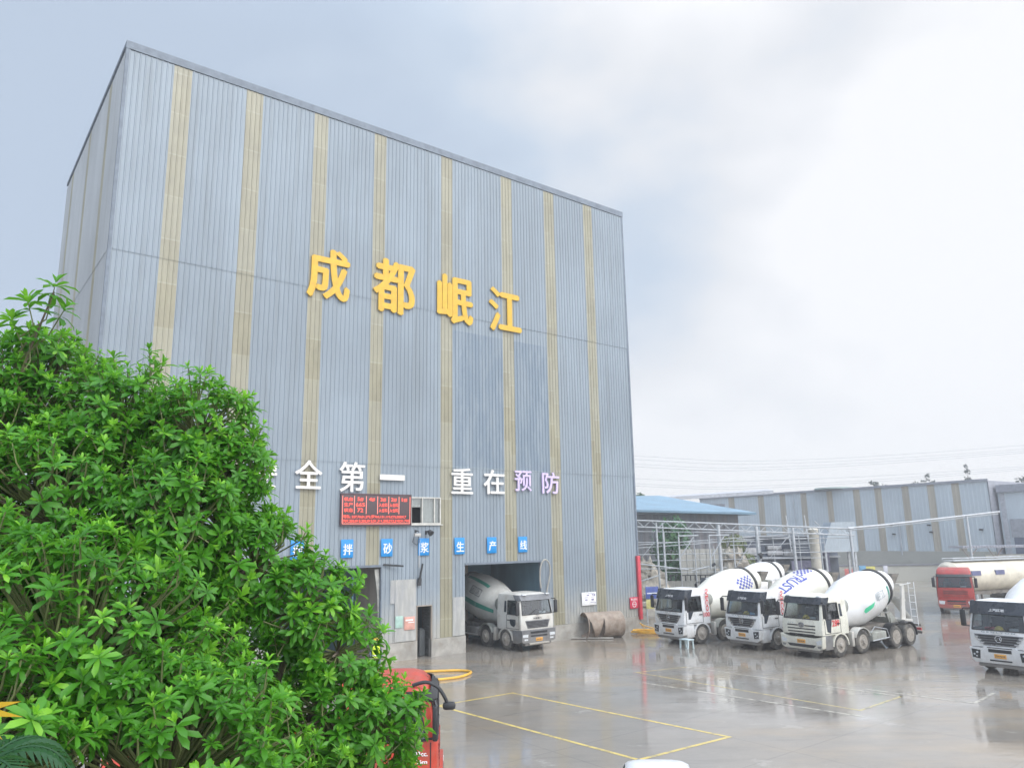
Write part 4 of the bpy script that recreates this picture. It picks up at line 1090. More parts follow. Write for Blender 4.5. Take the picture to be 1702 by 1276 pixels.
def marks_t4(d):
    mb = MB(); P = []
    sw = [(0, -.06), (.12, -.2), (.75, -.02), (.95, .16), (.45, .12), (.1, .06)]
    drum_wrap(mb, [(x, 0, z) for x, z in sw], [tuple(range(6))], 1.35, R(-8)); mb.build('swoosh_mark', m_ink_green, d, smooth=0)
    mb = MB(); vs, fs = text_geo('岷江', .95, .42, 0, 0.0); drum_wrap(mb, [(v[0], 0, v[2]) for v in vs], fs, 2.95, R(6)); mb.build('lettering', m_ink_grey, d, smooth=0)
    mb = MB(); n = 14
    for k in range(n):
        a, b_ = R(-50) + R(65) * k / n, R(-50) + R(65) * (k + 1) / n
        mb.quad(drum_pt(3.86, a), drum_pt(4.08, a), drum_pt(4.08, b_), drum_pt(3.86, b_))
    mb.build('stripe', m_ink_teal, d, smooth=0)
def marks_t1(d):
    # right flank of the drum: green band, a logo square and one character
    mb = MB(); n = 20
    for k in range(n):
        a, b_ = .5 + 3.4 * k / n, .5 + 3.4 * (k + 1) / n
        t_ = lambda q: R(180) - R(-6)
        for (lo_, hi_) in ((R(178), R(191)),):
            mb.quad(drum_pt(a, lo_), drum_pt(b_, lo_), drum_pt(b_, hi_), drum_pt(a, hi_))
        mb.quad(drum_pt(max(a, 1.6), R(128)), drum_pt(max(b_, 1.6), R(128)), drum_pt(max(b_, 1.6), R(118)), drum_pt(max(a, 1.6), R(118))) if b_ > 1.6 else None
    mb.build('stripe', m_ink_teal, d, smooth=0)
    mb = MB(); q = .2
    sq = [(-q, -q), (q, -q), (q, q), (-q, q), (-q, -q)]
    for dx in (0, .55): mb.tube([drum_pt(2.0 + dx - x, R(152) - z / 1.2, .006) for x, z in sq], .03, 5); mb.tube([drum_pt(2.0 + dx - x, R(152) - z / 1.2, .006) for x, z in ((-.1, -.1), (0, .12), (.1, -.1), (-.1, -.1))], .025, 5)
    mb.build('logo_mark', m_ink_dark, d)

ANG = math.atan2(-.55, -.836)
T2 = mixer('white mixer truck numbered 100, leftmost of the parked row by the building corner', (10.13, 46.91), ANG, 'flow', m_white, m_drum_c, dict(marks=marks_t2, plate='川A·F6100'))
side_text(T2, 'IVECO', 1.25, .24, -.50, 2.42, m_ink_red, rot=R(90)); side_text(T2, '100', .52, .26, -.42, 1.62, m_ink_red)
T3 = mixer('white mixer truck with blue lettered drum in the middle of the parked row', (13.65, 44.32), ANG, 'flow', m_white, m_drum_c, dict(marks=marks_t3, plate='川A·F6106'))
side_text(T3, 'IVECO', 1.25, .24, -.50, 2.42, m_ink_red, rot=R(90))
T4 = mixer('cream mixer truck numbered 289 with green mark on its white drum', (15.8, 41.31), ANG, 'jet', m_cream, m_drum_w, dict(marks=marks_t4, plate='川A·F6289', frame=m_dirtywhite, guard=m_dirtywhite))
side_text(T4, '289', .62, .32, .32, 1.68, m_ink_red)
T5 = mixer('white mixer truck cut by the right picture edge, facing the camera', (22.25, 35.6), math.atan2(-.60, -.80), 'flow', m_white, m_drum_w, dict(plate='川A·F6108'))
T1 = mixer('dusty white mixer truck driving out of the loading bay', (0.35, 45.6), math.atan2(-.79, .614), 'how', m_dirtywhite, m_drum_g, dict(marks=marks_t1, plate='川A·F6011', lad=-1))
T8 = mixer('white mixer truck mostly hidden behind the parked row, by the pipe frames', (15.2, 57.2), ANG, 'flow', m_white, m_drum_w, dict(plate='川A·F6120'))

# hard hats and jackets on the dashboards
def hat(T, x, y, z, lab):
    p = T.matrix_basis @ Vector((x, y, z))
    t = thing('hard_hat', lab, 'hard hat', p, T.rotation_euler[2], 'yellow hard hats on truck dashboards')
    t.scale = (1.3, 1.3, 1.3)
    MB().ball((0, 0, 0.01), .135, 16, 8, 1.0, True).build('shell', m_yellow, t); MB().lathe([(0, .13), (.0, .175), (.014, .17), (.014, .13)], (0.02, 0, 0), (0, 0, 1), 18, close=True).build('brim', m_yellow, t)
hat(T3, 1.15, .12, 1.84, 'yellow hard hat behind the windscreen of the middle parked mixer')
hat(T4, 1.10, .10, 1.88, 'yellow hard hat behind the windscreen of the mixer numbered 289')
hat(T5, 1.15, -.05, 1.84, 'yellow hard hat behind the windscreen of the rightmost mixer')
p = T5.matrix_basis @ Vector((1.12, .0, 1.84))
o = MB().bbox(-.12, .12, -.62, -.22, 0, .12, .05).build('jacket', M('jacket_red', (0.55, 0.1, 0.1), 0.8)); o.location = p; o.rotation_euler = T5.rotation_euler
tag(o, 'folded red jacket on the dashboard of the rightmost mixer', 'jacket')

# red tractor with powder tank trailer
m_tank = M('tank_cream', (0.66, 0.61, 0.50), 0.45, var=0.08, scale=1.2, dirt=(0.38, 0.34, 0.28), dirt_amt=0.6, dirt_scale=0.8)
def tanker():
    a = math.atan2(-.86, -.51)
    T = thing('tank_truck', 'red tractor unit pulling a cream powder tank trailer', 'truck', (33.9, 60.4, 0), a)
    build_cab(T, 'red', M('deep_red_paint', (0.40, 0.04, 0.035), 0.35, var=0.15, dirt=(0.28, 0.12, 0.1), dirt_amt=0.5, mud=0.5), dict(plate='川A·F6077'))
    mb = MB()
    for y in (-.42, .42): mb.box(-4.2, 1.2, y - .05, y + .05, .78, 1.06)
    for x in (0, -3.2): mb.tube([(x, -.95, .55), (x, .95, .55)], .11, 8)
    mb.lathe([(0, .5), (.12, .5)], (-3.2, 0, 1.06), (0, 0, 1), 16); mb.build('chassis', m_chassis, T)
    for s in (1, -1): build_wheel(T, 0, s * 1.04, .52, .30, s, False); build_wheel(T, -3.2, s * .93, .52, .56, s, True)
    # trailer turned against the tractor about the king pin
    b_ = R(38); tr = Matrix.Translation((-3.2, 0, 0)) @ Matrix.Rotation(-b_, 4, 'Z')
    def place(o): o.matrix_local = tr; return o
    prof = [(0, .05), (.05, .5), (.25, .95), (.6, 1.2), (9.6, 1.2), (9.95, .95), (10.15, .5), (10.2, .05)]
    mb = MB(); mb.lathe(prof, (1.3, 0, 2.5), (-1, 0, 0), 32)
    for x in (-.6, -3.5, -6.4): mb.lathe([(0, 1.12), (.9, .35), (1.1, .2)], (x, 0, 2.1), (0, 0, -1), 18)
    tk = place(mb.build('tank', m_tank, T, smooth=30))
    mb = MB(); mb.box(-8.5, .6, -.55, .55, 3.74, 3.79)
    for s in (1, -1): mb.tube([(-8.5, s * .5, 3.95), (.6, s * .5, 3.95)], .025, 6)
    for x in (.6, -1.6, -3.8, -6, -8.5):
        for s in (1, -1): mb.tube([(x, s * .5, 3.75), (x, s * .5, 3.95)], .02, 5)
    mb.build('walkway', m_galv, tk)
    mb = MB()
    for x in (-.9, -3.6): mb.box(x - .5, x + .5, 1.10, 1.24, 2.62, 2.98)
    mb.build_each('marking_plate', M('plate_slate', (0.12, 0.13, 0.24), 0.5), tk, smooth=0)
    mb = MB()
    mb.lathe([(-.005, .12), (.005, .12), (.005, .16), (-.005, .16)], (.35, 1.215, 2.85), (0, 1, 0), 16, close=True); mb.build('emblem', m_ink_dark, tk)
    mb = MB()
    for y in (-.45, .45): mb.box(-8.8, .8, y - .06, y + .06, 1.1, 1.36)
    for x in (-5.6, -6.9, -8.2): mb.tube([(x, -.95, .52), (x, .95, .52)], .1, 8)
    mb.box(-2.2, -2.1, .4, .55, .1, 1.1); mb.box(-2.2, -2.1, -.55, -.4, .1, 1.1)
    place(mb.build('trailer_chassis', m_chassis, T))
    for x in (-5.6, -6.9, -8.2):
        for s in (1, -1): place(build_wheel(T, x, s * .93, .52, .5, s, True))
tanker()

# near red truck beyond the tree (only its cab corner clears the leaves)
def red_truck():
    T = thing('red_truck', 'red truck half hidden behind the tree, its black mirror arm sticking out', 'truck', (-3.26, 18.75, 0), R(5))
    build_cab(T, 'low', m_red, dict(plate='川A·F6343'))
    side_text(T, '343cc.', .36, .10, 1.02, 1.66, m_ink_white, hw=1.25, side=-1); side_text(T, '7.6m', .30, .08, 1.04, 1.50, m_ink_white, hw=1.25, side=-1)
    mb = MB()
    for y in (-.42, .42): mb.box(-5.4, 1.2, y - .05, y + .05, .78, 1.06)
    for x in (0, -3.9): mb.tube([(x, -.95, .55), (x, .95, .55)], .11, 8)
    mb.build('chassis', m_chassis, T)
    for s in (1, -1): build_wheel(T, 0, s * 1.04, .52, .30, s, False); build_wheel(T, -3.9, s * .93, .52, .56, s, True)
    mb = MB(); mb.box(-5.6, -1.0, -1.2, 1.2, 1.08, 1.2)
    for b_ in ((-5.6, -1.0, -1.2, -1.15), (-5.6, -1.0, 1.15, 1.2), (-5.6, -5.55, -1.147, 1.147), (-1.05, -1.0, -1.147, 1.147)): mb.box(*b_, 1.203, 1.8)
    mb.build('cargo_bed', m_red, T, smooth=0)
    mb = MB(); mb.tube(smooth_path([(.85, -1.12, 3.04), (1.15, -1.14, 3.10), (1.40, -1.15, 3.0), (1.54, -1.16, 2.82), (1.62, -1.16, 2.66)]), .04, 8)
    mb.bbox(1.52, 1.80, -1.26, -1.06, 2.52, 2.68, .06); mb.build('mirror_arm', m_black, T)
red_truck()

# parked cars whose roofs enter at the lower edge
def car(loc, ang, label):
    T = thing('parked_car', label, 'car', loc, ang, 'white cars parked below the camera')
    m_b = M('car_white', (0.78, 0.79, 0.80), 0.22, var=0.03)
    L = [(.30, -2.2, 2.2, .80, 0), (.55, -2.28, 2.28, .88, 0), (.85, -2.25, 2.2, .90, 0), (1.0, -2.1, 1.15, .86, 1), (1.48, -1.75, .35, .66, 0), (1.58, -1.45, .05, .56, 0), (1.62, -1.0, -.3, .42, 0)]
    mb = MB(); rings = []
    for z, x0, x1, hw, k in L:
        r = .25
        h_ = [(x0, hw - r), (x0 + .3 * r, hw - .3 * r), (x0 + r, hw), (x1 - r, hw), (x1 - .3 * r, hw - .3 * r), (x1, hw - r)]
        rings.append([(x, y, z) for x, y in h_] + [(x, -y, z) for x, y in reversed(h_)])
    # bonnet deck between belt and windscreen foot
    n = 12; vs = [p for q in rings for p in q]; fs = []
    for i in range(len(rings) - 1):
        for k in range(n): 
            if L[i][4] == 1 and k in (2, 5, 8, 11): continue
            fs.append((i * n + k, i * n + (k + 1) % n, (i + 1) * n + (k + 1) % n, (i + 1) * n + k))
    fs += [tuple(range(n))[::-1], tuple(range((len(rings) - 1) * n, len(rings) * n))]
    mb.add(vs, fs); body = mb.build('body', m_b, T, smooth=40)
    for k in (2, 5, 8, 11):
        q = [rings[3][k], rings[3][(k + 1) % n], rings[4][(k + 1) % n], rings[4][k]]
        c_ = sum((Vector(p) for p in q), Vector()) / 4
        MB().quad(*[tuple(Vector(p) + (Vector((c_.x, c_.y, 1.2)) - Vector((-.5, 0, 1.2))).normalized() * -.015) for p in q]).build('window' if k in (2, 8) else 'windscreen', m_glass, body, smooth=0)
    for x in (-1.4, 1.38):
        for s in (1, -1):
            w = MB().lathe([(-.1, .2), (-.1, .3), (-.07, .33), (.07, .33), (.1, .3), (.1, .2)], (x, s * .80, .33), (0, s, 0), 20).build('wheel', m_tyre, T)
            MB().lathe([(.1, .21), (.09, .12), (.11, .02)], (x, s * .80, .33), (0, s, 0), 16).build('rim', m_chrome, w)
    for s in (1, -1): MB().bbox(2.05, 2.25, s * .68 - .16, s * .68 + .16, .62, .76, .03).build('headlight', m_lamp, T); MB().bbox(.75, .9, s * .95 - .08, s * .95 + .08, .98, 1.12, .03).build('mirror', m_b, T)
    MB().box(-1.0, .4, -.6, .6, .5, .75).build('seat', m_seat, T, smooth=0)
    return T
car((2.75, 15.75, 0), R(-96), 'white car below the camera, its roof showing at the lower picture edge')
car((-8.1, 16.0, 0), R(-70), 'white car under the tree at the lower left')

# ------------------------------------------------------------------ small things in the yard
# cut steel drum lying on the slab by the wall
def cut_drum():
    m = M('rusty_concrete_drum', (0.33, 0.27, 0.22), 0.85, var=0.2, dirt=(0.20, 0.13, 0.09), dirt_amt=0.7, dirt_scale=2, bump=0.3)
    mb = MB(); n = 40; r = 0.78; Lh = 2.5; ns = 10
    ax = Vector((D3.x, D3.y, 0)); nn = N3
    def P(t, th, rr): return (t, -rr * math.cos(th), 0.78 + rr * math.sin(th))
    # the shell is burnt open beside the near mouth; one tongue of plate is left hanging between the two holes
    nt = 50
    def solid(t, th):
        dg = (math.degrees(th) + 180) % 360 - 180
        if not -80 < dg < 42 or not .07 < t < 1.12: return True
        hh = (dg + 80) / 122; tw = .02 + .52 * hh ** 1.3
        return abs(t - .58) < tw
    n = 60
    for k in range(n):
        t0, t1 = 2 * math.pi * k / n, 2 * math.pi * (k + 1) / n
        for j in range(nt):
            a0, a1 = Lh * j / nt, Lh * (j + 1) / nt
            if not solid((a0 + a1) / 2, (t0 + t1) / 2): continue
            mb.quad(P(a0, t0, r), P(a0, t1, r), P(a1, t1, r), P(a1, t0, r))
            mb.quad(P(a0, t0, r - .04), P(a1, t0, r - .04), P(a1, t1, r - .04), P(a0, t1, r - .04))
        for a in (0, Lh): mb.quad(P(a, t0, r), P(a, t0, r - .04), P(a, t1, r - .04), P(a, t1, r))
    o = mb.build('steel_drum', m, smooth=40, weld=True)
    c = Vector((4.2, 49.0, 0)); o.location = (c.x, c.y, 0.0); o.rotation_euler = (0, 0, FA - R(18))
    tag(o, 'rusty torn steel cylinder lying on the ground against the building wall', 'steel drum')
    o2 = MB().tube([(0, 0, .06), (2.6, -.6, .06)], .05, 8).build('pipe', m_conc); o2.location = (3.3, 48.9, 0); o2.rotation_euler = (0, 0, FA - R(30)); tag(o2, 'thin grey pipe lying in front of the torn steel cylinder', 'pipe')
cut_drum()
def hose_coil():
    pts = []
    for k in range(90):
        a = k * .42; r = .62 + .18 * math.sin(k * .7) + .1 * math.sin(k * .23)
        pts.append((r * math.cos(a) * 1.35, r * math.sin(a), .04 + .012 * k / 9 + .05 * abs(math.sin(k * .5))))
    pts += [(-.3, -.2, .5), (-.5, .1, .62), (-.2, .3, .3)]
    o = MB().tube(pts, .03, 6).build('hose_coil', m_hose); o.location = (8.55, 51.2, 0)
    tag(o, 'tangled yellow hose coil on the ground at the building corner', 'hose')
    p2 = smooth_path([(-6.2, 34.6, .05), (-4.3, 35.4, .05), (-2.7, 36.2, .05), (-2.15, 37.4, .06), (-2.7, 38.0, .05), (-4.2, 37.9, .05), (-6.5, 37.5, .05)], 8)
    o = MB().tube(p2, .06, 8).build('yellow_hose', m_hose); tag(o, 'yellow hose loop lying on the wet yard behind the red truck', 'hose')
hose_coil()
t = thing('plastic_stool', 'pale blue plastic stool standing in front of the mixer numbered 100', 'stool', (9.5, 44.3, 0), ANG)
m_st = M('stool_blue', (0.50, 0.60, 0.62), 0.4)
MB().bbox(-.24, .24, -.36, .36, .44, .5, .02).build('seat', m_st, t)
for x in (-.18, .18):
    for y in (-.28, .28): MB().prism([(x - .04, .44), (x + .04, .44), (x * 1.2 + .035, 0), (x * 1.2 - .035, 0)], 'y', y - .04, y + .04).build('leg', m_st, t, smooth=0)

def person():
    T = thing('person', 'person in yellow hi-vis vest and dark trousers partly hidden by the tree', 'person', (-6.45, 36.4, 0), R(-60))
    def skin(name, pts, edges, radii, m, par):
        me = bpy.data.meshes.new(name); me.from_pydata(pts, edges, []); o = bpy.data.objects.new(name, me); COL.objects.link(o); o.parent = par
        sm = o.modifiers.new('skin', 'SKIN'); sd = o.modifiers.new('sub', 'SUBSURF'); sd.levels = 2; sd.render_levels = 2
        for v, r in zip(me.skin_vertices[0].data, radii): v.radius = r if isinstance(r, tuple) else (r, r)
        me.skin_vertices[0].data[0].use_root = True
        me.materials.append(m); return o
    P = [(0, 0, .95), (0, 0, 1.15), (0, 0, 1.38), (.01, 0, 1.50), (.02, 0, 1.60), (.03, 0, 1.70),
         (0, .10, .9), (.02, .11, .5), (0, .11, .09), (.14, .12, .05), (0, -.10, .9), (-.02, -.11, .5), (-.06, -.11, .09), (.08, -.12, .05),
         (0, .2, 1.40), (.0, .27, 1.12), (.14, .25, .92), (.19, .24, .84), (0, -.2, 1.40), (.0, -.27, 1.12), (.12, -.26, .90), (.17, -.25, .82)]
    E = [(0, 1), (1, 2), (2, 3), (3, 4), (4, 5), (0, 6), (6, 7), (7, 8), (8, 9), (0, 10), (10, 11), (11, 12), (12, 13), (2, 14), (14, 15), (15, 16), (16, 17), (2, 18), (18, 19), (19, 20), (20, 21)]
    Rr = [(.12, .15), (.11, .14), (.12, .17), .055, .09, .085, .085, .06, .045, .035, .085, .06, .045, .035, .06, .045, .035, .03, .06, .045, .035, .03]
    body = skin('body', P, E, Rr, M('dark_clothes', (0.07, 0.09, 0.13), 0.8), T)
    mb = MB()
    for z, s in ((.92, 1.12), ): pass
    mb.lathe([(0, .19), (.1, .20), (.3, .205), (.46, .20), (.54, .12)], (0, 0, .92), (0, 0, 1), 18, sq=.8)
    v = mb.build('vest', M('hi_vis', (0.62, 0.80, 0.03), 0.7, var=0.05), T)
    MB().lathe([(0, .206), (.05, .207)], (0, 0, 1.02), (0, 0, 1), 18, sq=.8).build('reflective_band', m_ink_white, v)
    MB().ball((.03, 0, 1.66), .10, 14, 10, 1.2).build('head', M('skin_tone', (0.45, 0.28, 0.2), 0.6), body)
    MB().ball((.03, 0, 1.70), .135, 16, 8, 1.0, True).build('hard_hat', m_yellow, T)
person()

# ------------------------------------------------------------------ background yard
PR = Vector((58.9, 95.0, 0)); DW = Vector((-.582, .813, 0)).normalized(); NW = Vector((-.813, -.582, 0)); WA = math.atan2(DW.y, DW.x)
m_wh = cladding('warehouse_sheet', (0.56, 0.62, 0.66), rust=0.2, dusty=0.0, rib_shade=0.12)
m_whs = M('warehouse_strip', (0.42, 0.38, 0.31), 0.6, var=0.15, scale=0.6, stretch=(2, 2, .2))
m_whc = M('warehouse_concrete', (0.45, 0.44, 0.39), 0.85, var=0.15, scale=0.3, dirt=(0.24, 0.23, 0.2), dirt_amt=0.5, dirt_scale=0.3)
W = thing('warehouse', 'long pale blue warehouse with brown vertical strips behind the yard', 'warehouse', PR, WA)
# local: x runs away to the left/back, y = inwards... the visible face is +y*-1
def wloc(u, y, z): return (u, y, z)
wst = [(c - w / 2, c + w / 2) for c, w in ((3.8, .95), (6.9, .95), (10.3, .95), (14.1, 1.0), (17.3, 1.0), (21.5, .9), (25.8, 1.0), (29.5, 1.0), (33.5, 1.1), (39.3, 1.2))]
mb = MB(); sm = [MB() for _ in wst]
_p_save = PITCH; PITCH = 0.49
clad_wall(0, 46, [(3.55, 12.1, 0)], wst, [], mb, sm, lambda u, y, z: (u, -y, z))
PITCH = _p_save
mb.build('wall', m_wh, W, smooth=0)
for s in sm: s.build('skylight_strip', m_whs, W, smooth=0)
MB().box(0, 46, -.5, .12, 0, 3.53).build('concrete_base', m_whc, W, smooth=0)
mb = MB(); mb.box(-.15, 46, -.1, .2, 12.1, 12.4); mb.box(0, 46, -26, -.103, 11.9, 12.2); mb.box(-.1, .0, -26, -.103, 0, 12.1); mb.box(0, 46, -26.2, -26.05, 0, 11.9); mb.build('roof', M('warehouse_trim', (0.3, 0.31, 0.35), 0.6), W, smooth=0)
mb = MB(); mb.lathe([(0, .02), (.15, 1.0), (.2, 2.6), (.0, 2.7)], (21.5, -1.2, 12.4), (0, 0, 1), 18); mb.build('roof_vent', M('vent_green', (0.25, 0.32, 0.3), 0.6), W)
mb = MB(); mb.tube([(27.6, .15, 12), (27.2, .15, 3.6)], .06, 6); mb.tube([(11.6, .15, 7.2), (11.6, .15, 3.0)], .1, 6); mb.build_each('drainpipe', M('pipe_grey', (0.42, 0.44, 0.47), 0.5), W)
mb = MB()
for u, z in ((20.3, 7.3), (12.6, 7.0), (12.4, 5.8), (7.6, 6.9), (7.4, 6.0), (1.3, 6.2)): mb.box(u - .18, u + .18, .1, .4, z - .1, z + .1)
mb.build_each('floodlight', m_dark, W, smooth=0)
# second warehouse to the right
W2 = thing('warehouse', 'lower warehouse with dark doorway at the right edge behind the yard', 'warehouse', PR + DW * -.4 + NW * -1.5, WA)
mb = MB(); mb.box(-30, 0, -20, 0, 0.0, 10.7); mb.build('wall', m_wh, W2, smooth=0)
mb = MB(); mb.box(-30.2, -.01, -20.2, .35, 10.7, 11.6); mb.build('roof', M('warehouse_trim', (0.3, 0.31, 0.35), 0.6), W2, smooth=0)
mb = MB(); mb.box(-3.6, -1.2, .004, .09, 0, 5.2); d = mb.build('door', M('doorway_dark', (0.13, 0.15, 0.21), 0.7, stretch=(6, 1, .4)), W2, smooth=0)
mb = MB(); mb.box(-3.9, -1.0, .004, .12, 5.2, 7.4); mb.build('shutter_box', M('shutter_grey', (0.34, 0.35, 0.38), 0.6), W2, smooth=0)
mb = MB()
for u in (-.5, -4.6, -8.4, -12.2): mb.box(u - .28, u + .28, .003, .06, 0, 10.6)
mb.build_each('column', M('column_pale', (0.48, 0.49, 0.52), 0.6), W2, smooth=0)
# left shed with a long pale roof edge in front of the warehouse
S = thing('grey_shed', 'grey shed with a long pale roof edge left of the long warehouse', 'shed', (20.0, 106, 0), R(-7))
mb = MB(); mb.add([(-12, -.5, 10.25), (15.8, 1.5, 11.55), (15.8, 6, 11.95), (-12, 8, 10.9), (-12, -.5, 10.75), (15.8, 1.5, 12.0), (15.8, 6, 12.4), (-12, 8, 11.3)], [(0, 3, 2, 1), (4, 5, 6, 7), (0, 1, 5, 4), (1, 2, 6, 5), (2, 3, 7, 6), (3, 0, 4, 7)])
mb.build('roof', M('shed_roof', (0.45, 0.46, 0.49), 0.6), S, smooth=0)
MB().box(-12, 9.2, 2.0, 8, 0, 10.3).build('wall', M('shed_wall', (0.28, 0.29, 0.33), 0.7, var=.1), S, smooth=0)
# blue roofed shed
S2 = thing('blue_roof_shed', 'shed with a bright blue hipped roof beyond the pipe frames', 'shed', (0, 0, 0))
mb = MB()
mb.add([(0.5, 75, 9.1), (23.64, 75, 8.2), (15.6, 82, 10.35), (0.5, 82, 10.4), (0.5, 75, 8.9), (23.64, 75, 8.0), (23.9, 90, 8.1), (0.5, 90, 9.0)],
       [(0, 1, 2, 3), (4, 7, 6, 5), (0, 4, 5, 1), (1, 5, 6), (1, 6, 2), (3, 2, 6, 7), (0, 3, 7, 4)])
mb.build('roof', M('roof_blue', (0.19, 0.30, 0.39), 0.5, var=0.12, scale=0.4, stretch=(1, 3, 1)), S2, smooth=0)
m_sw = M('shed_sheet_dark', (0.25, 0.26, 0.29), 0.7, var=0.2, scale=.8, stretch=(4, 1, .3), dirt=(0.36, 0.29, 0.26), dirt_amt=.5, dirt_scale=.3)
mb = MB(); k = 0
u = 1.0
while u < 22.4: mb.box(u, min(u + .5, 22.4), 77 + (.05 if k % 2 else 0), 77.2, 0, 8.25); u += .5; k += 1
mb.box(22.2, 22.4, 77.203, 88, 0, 8.0); mb.build('wall', m_sw, S2, smooth=0)

def foliage_blob_tree(name, label, blobs, n, leaf, mat_, trunk, group=None, seed=1):
    T = thing(name, label, 'tree' if 'tree' in name else 'plant', (trunk[0], trunk[1], trunk[2]), 0, group)
    g = np.random.default_rng(seed); vs = []; fs = []; tint = []
    wts = np.array([b[3] ** 2 for b in blobs]); wts = wts / wts.sum()
    for _ in range(n):
        b = blobs[g.choice(len(blobs), p=wts)]; d = g.normal(size=3); d /= np.linalg.norm(d)
        c = np.array(b[:3]) + d * b[3] * (0.55 + .5 * g.random()) * np.array([1, 1, b[4] if len(b) > 4 else 1])
        c = c - np.array(trunk)
        a = g.normal(size=3); a /= np.linalg.norm(a); q = np.cross(a, d); q /= max(1e-6, np.linalg.norm(q)); s = leaf * (.6 + .8 * g.random())
        o = len(vs); vs += [tuple(c - a * s), tuple(c + q * s * .5), tuple(c + a * s), tuple(c - q * s * .5)]; fs.append((o, o + 1, o + 2, o + 3)); t_ = g.random(); tint += [t_] * 4
    me = bpy.data.meshes.new('crown'); me.from_pydata(vs, [], fs); at = me.attributes.new('tint', 'FLOAT', 'POINT'); at.data.foreach_set('value', tint); me.materials.append(mat_)
    o = bpy.data.objects.new('crown', me); COL.objects.link(o); o.parent = T
    mb = MB(); tz = Vector(trunk)
    b0 = blobs[0]; mb.tube([(0, 0, 0), ((b0[0] - tz.x) * .5, (b0[1] - tz.y) * .5, (b0[2] - tz.z) * .6), (b0[0] - tz.x, b0[1] - tz.y, b0[2] - tz.z)], max(.03, .06 * b0[3]), 7, r2=.02)
    for b in blobs[1:]: mb.tube([((b0[0] - tz.x) * .4, (b0[1] - tz.y) * .4, (b0[2] - tz.z) * .45), (b[0] - tz.x, b[1] - tz.y, b[2] - tz.z)], max(.02, .03 * b[3]), 6, r2=.01)
    mb.build('trunk', M('bark', (0.13, 0.10, 0.075), 0.9, var=.3), T)
    return T
m_lf_far = leaf_mat('leaf_far', (0.03, 0.075, 0.03), (0.06, 0.14, 0.05), (0.10, 0.18, 0.06))
m_lf_bg = leaf_mat('leaf_vine', (0.05, 0.13, 0.075), (0.09, 0.22, 0.11), (0.15, 0.28, 0.10))
m_lf_grey = leaf_mat('leaf_greyish', (0.12, 0.13, 0.14), (0.17, 0.19, 0.18), (0.2, 0.22, 0.18))
foliage_blob_tree('creeper_tree', 'tall green creeper covered tree in front of the blue roofed shed', [(14.7, 73, 4.8, 1.9, 1.6), (14.4, 73, 2.2, 1.8, 1), (15.4, 73.2, 6.3, 1.3, 1.2)], 1500, .28, m_lf_bg, (14.5, 73.2, 0), seed=3)
foliage_blob_tree('bushy_tree', 'small yellowish bushy tree between the pipe frames', [(20.3, 72, 5.2, 1.2, .9), (21.2, 72.2, 3.6, 1.1, 1)], 500, .22, leaf_mat('leaf_yellowish', (0.12, 0.16, 0.07), (0.2, 0.25, 0.1), (0.26, 0.28, 0.12)), (20.6, 72, 0), seed=4)
foliage_blob_tree('conifer_tree', 'dark pointed tree top above the blue roof', [(24.9, 150, 12.4, 1.2, 1.8), (23.2, 150, 11.4, 1.3, 1), (26.6, 150, 11.6, 1.3, 1.0)], 500, .45, m_lf_far, (24.9, 150, 0), seed=5)
foliage_blob_tree('round_tree', 'dark rounded tree top right of the pointed one above the blue roof', [(28.6, 150, 11.6, 2.0, .8), (31, 150, 11, 1.6, .8)], 500, .5, m_lf_far, (28.6, 150, 0), seed=6)
for i, (x, y, z, lab, bl) in enumerate(((51.3, 108, 12.2, 'small grey plant on the warehouse roof edge, leftmost of the roof plants', [(0, 0, .9, .45), (-.7, 0, 1.1, .35), (.7, 0, .6, .5), (1.5, 0, .5, .4)]),
      (56.0, 104.0, 12.2, 'grey spiky plant on the warehouse roof, widest of the roof plants', [(0, 0, .8, .7), (.5, 0, 1.7, .4), (-1.3, 0, .5, .5), (1.2, 0, .6, .5)]),
      (62.0, 104, 12.2, 'slim upright grey plant on the warehouse roof near its right end', [(0, 0, 1.2, .45), (.1, 0, 2.2, .4), (.3, 0, .6, .5), (-.1, 0, 2.9, .3)]))):
    foliage_blob_tree('roof_plant', lab, [(x + b[0], y + b[1], z - .4 + b[2], b[3]) for b in bl], 130, .2, m_lf_grey, (x, y, z - .5), 'plants on the warehouse roof', seed=20 + i)
foliage_blob_tree('leafy_tree', 'grey green tree top above the lower warehouse at the right edge', [(75, 112, 12.6, 1.2, 1.2), (77, 112, 11.6, 1.5, 1)], 350, .3, m_lf_grey, (76, 112, 0), seed=31)

# galvanised pipe frames and the truss in front of the sheds
F_ = thing('pipe_canopy', 'galvanised pipe frame with lattice truss and tall posts behind the mixers', 'pipe frame', (10, 66, 0))
def tp(px, z, dy=0): return (px, dy, z)
mb = MB(); zt = lambda x: 7.5 - x * (7.5 - 6.45) / 19.0
for dz, dy in ((0, 0), (-.55, 0), (0, .6)): mb.tube([(-1.5, dy, zt(-1.5) + dz), (19, dy, zt(19) + dz)], .06, 6)
k = 0; x = -1.4
while x < 18.6:
    a, b_ = (x, 0, zt(x) + (0 if k % 2 else -.55)), (x + .62, 0, zt(x + .62) + (-.55 if k % 2 else 0))
    mb.tube([a, b_], .035, 5); mb.tube([(x, 0, zt(x)), (x + .62, .6, zt(x))], .03, 5); x += .62; k += 1
mb.build('lattice_truss', m_galv, F_)
for x, r in ((7.5, .15), (10.75, .14), (13.85, .13), (18.75, .11), (2.2, .09), (2.75, .07), (16.1, .06)):
    MB().tube([(x + .02, .05, 0), (x - .06, .05, zt(x) - .1)], r, 10).build('post', m_galv, F_)
mb = MB()
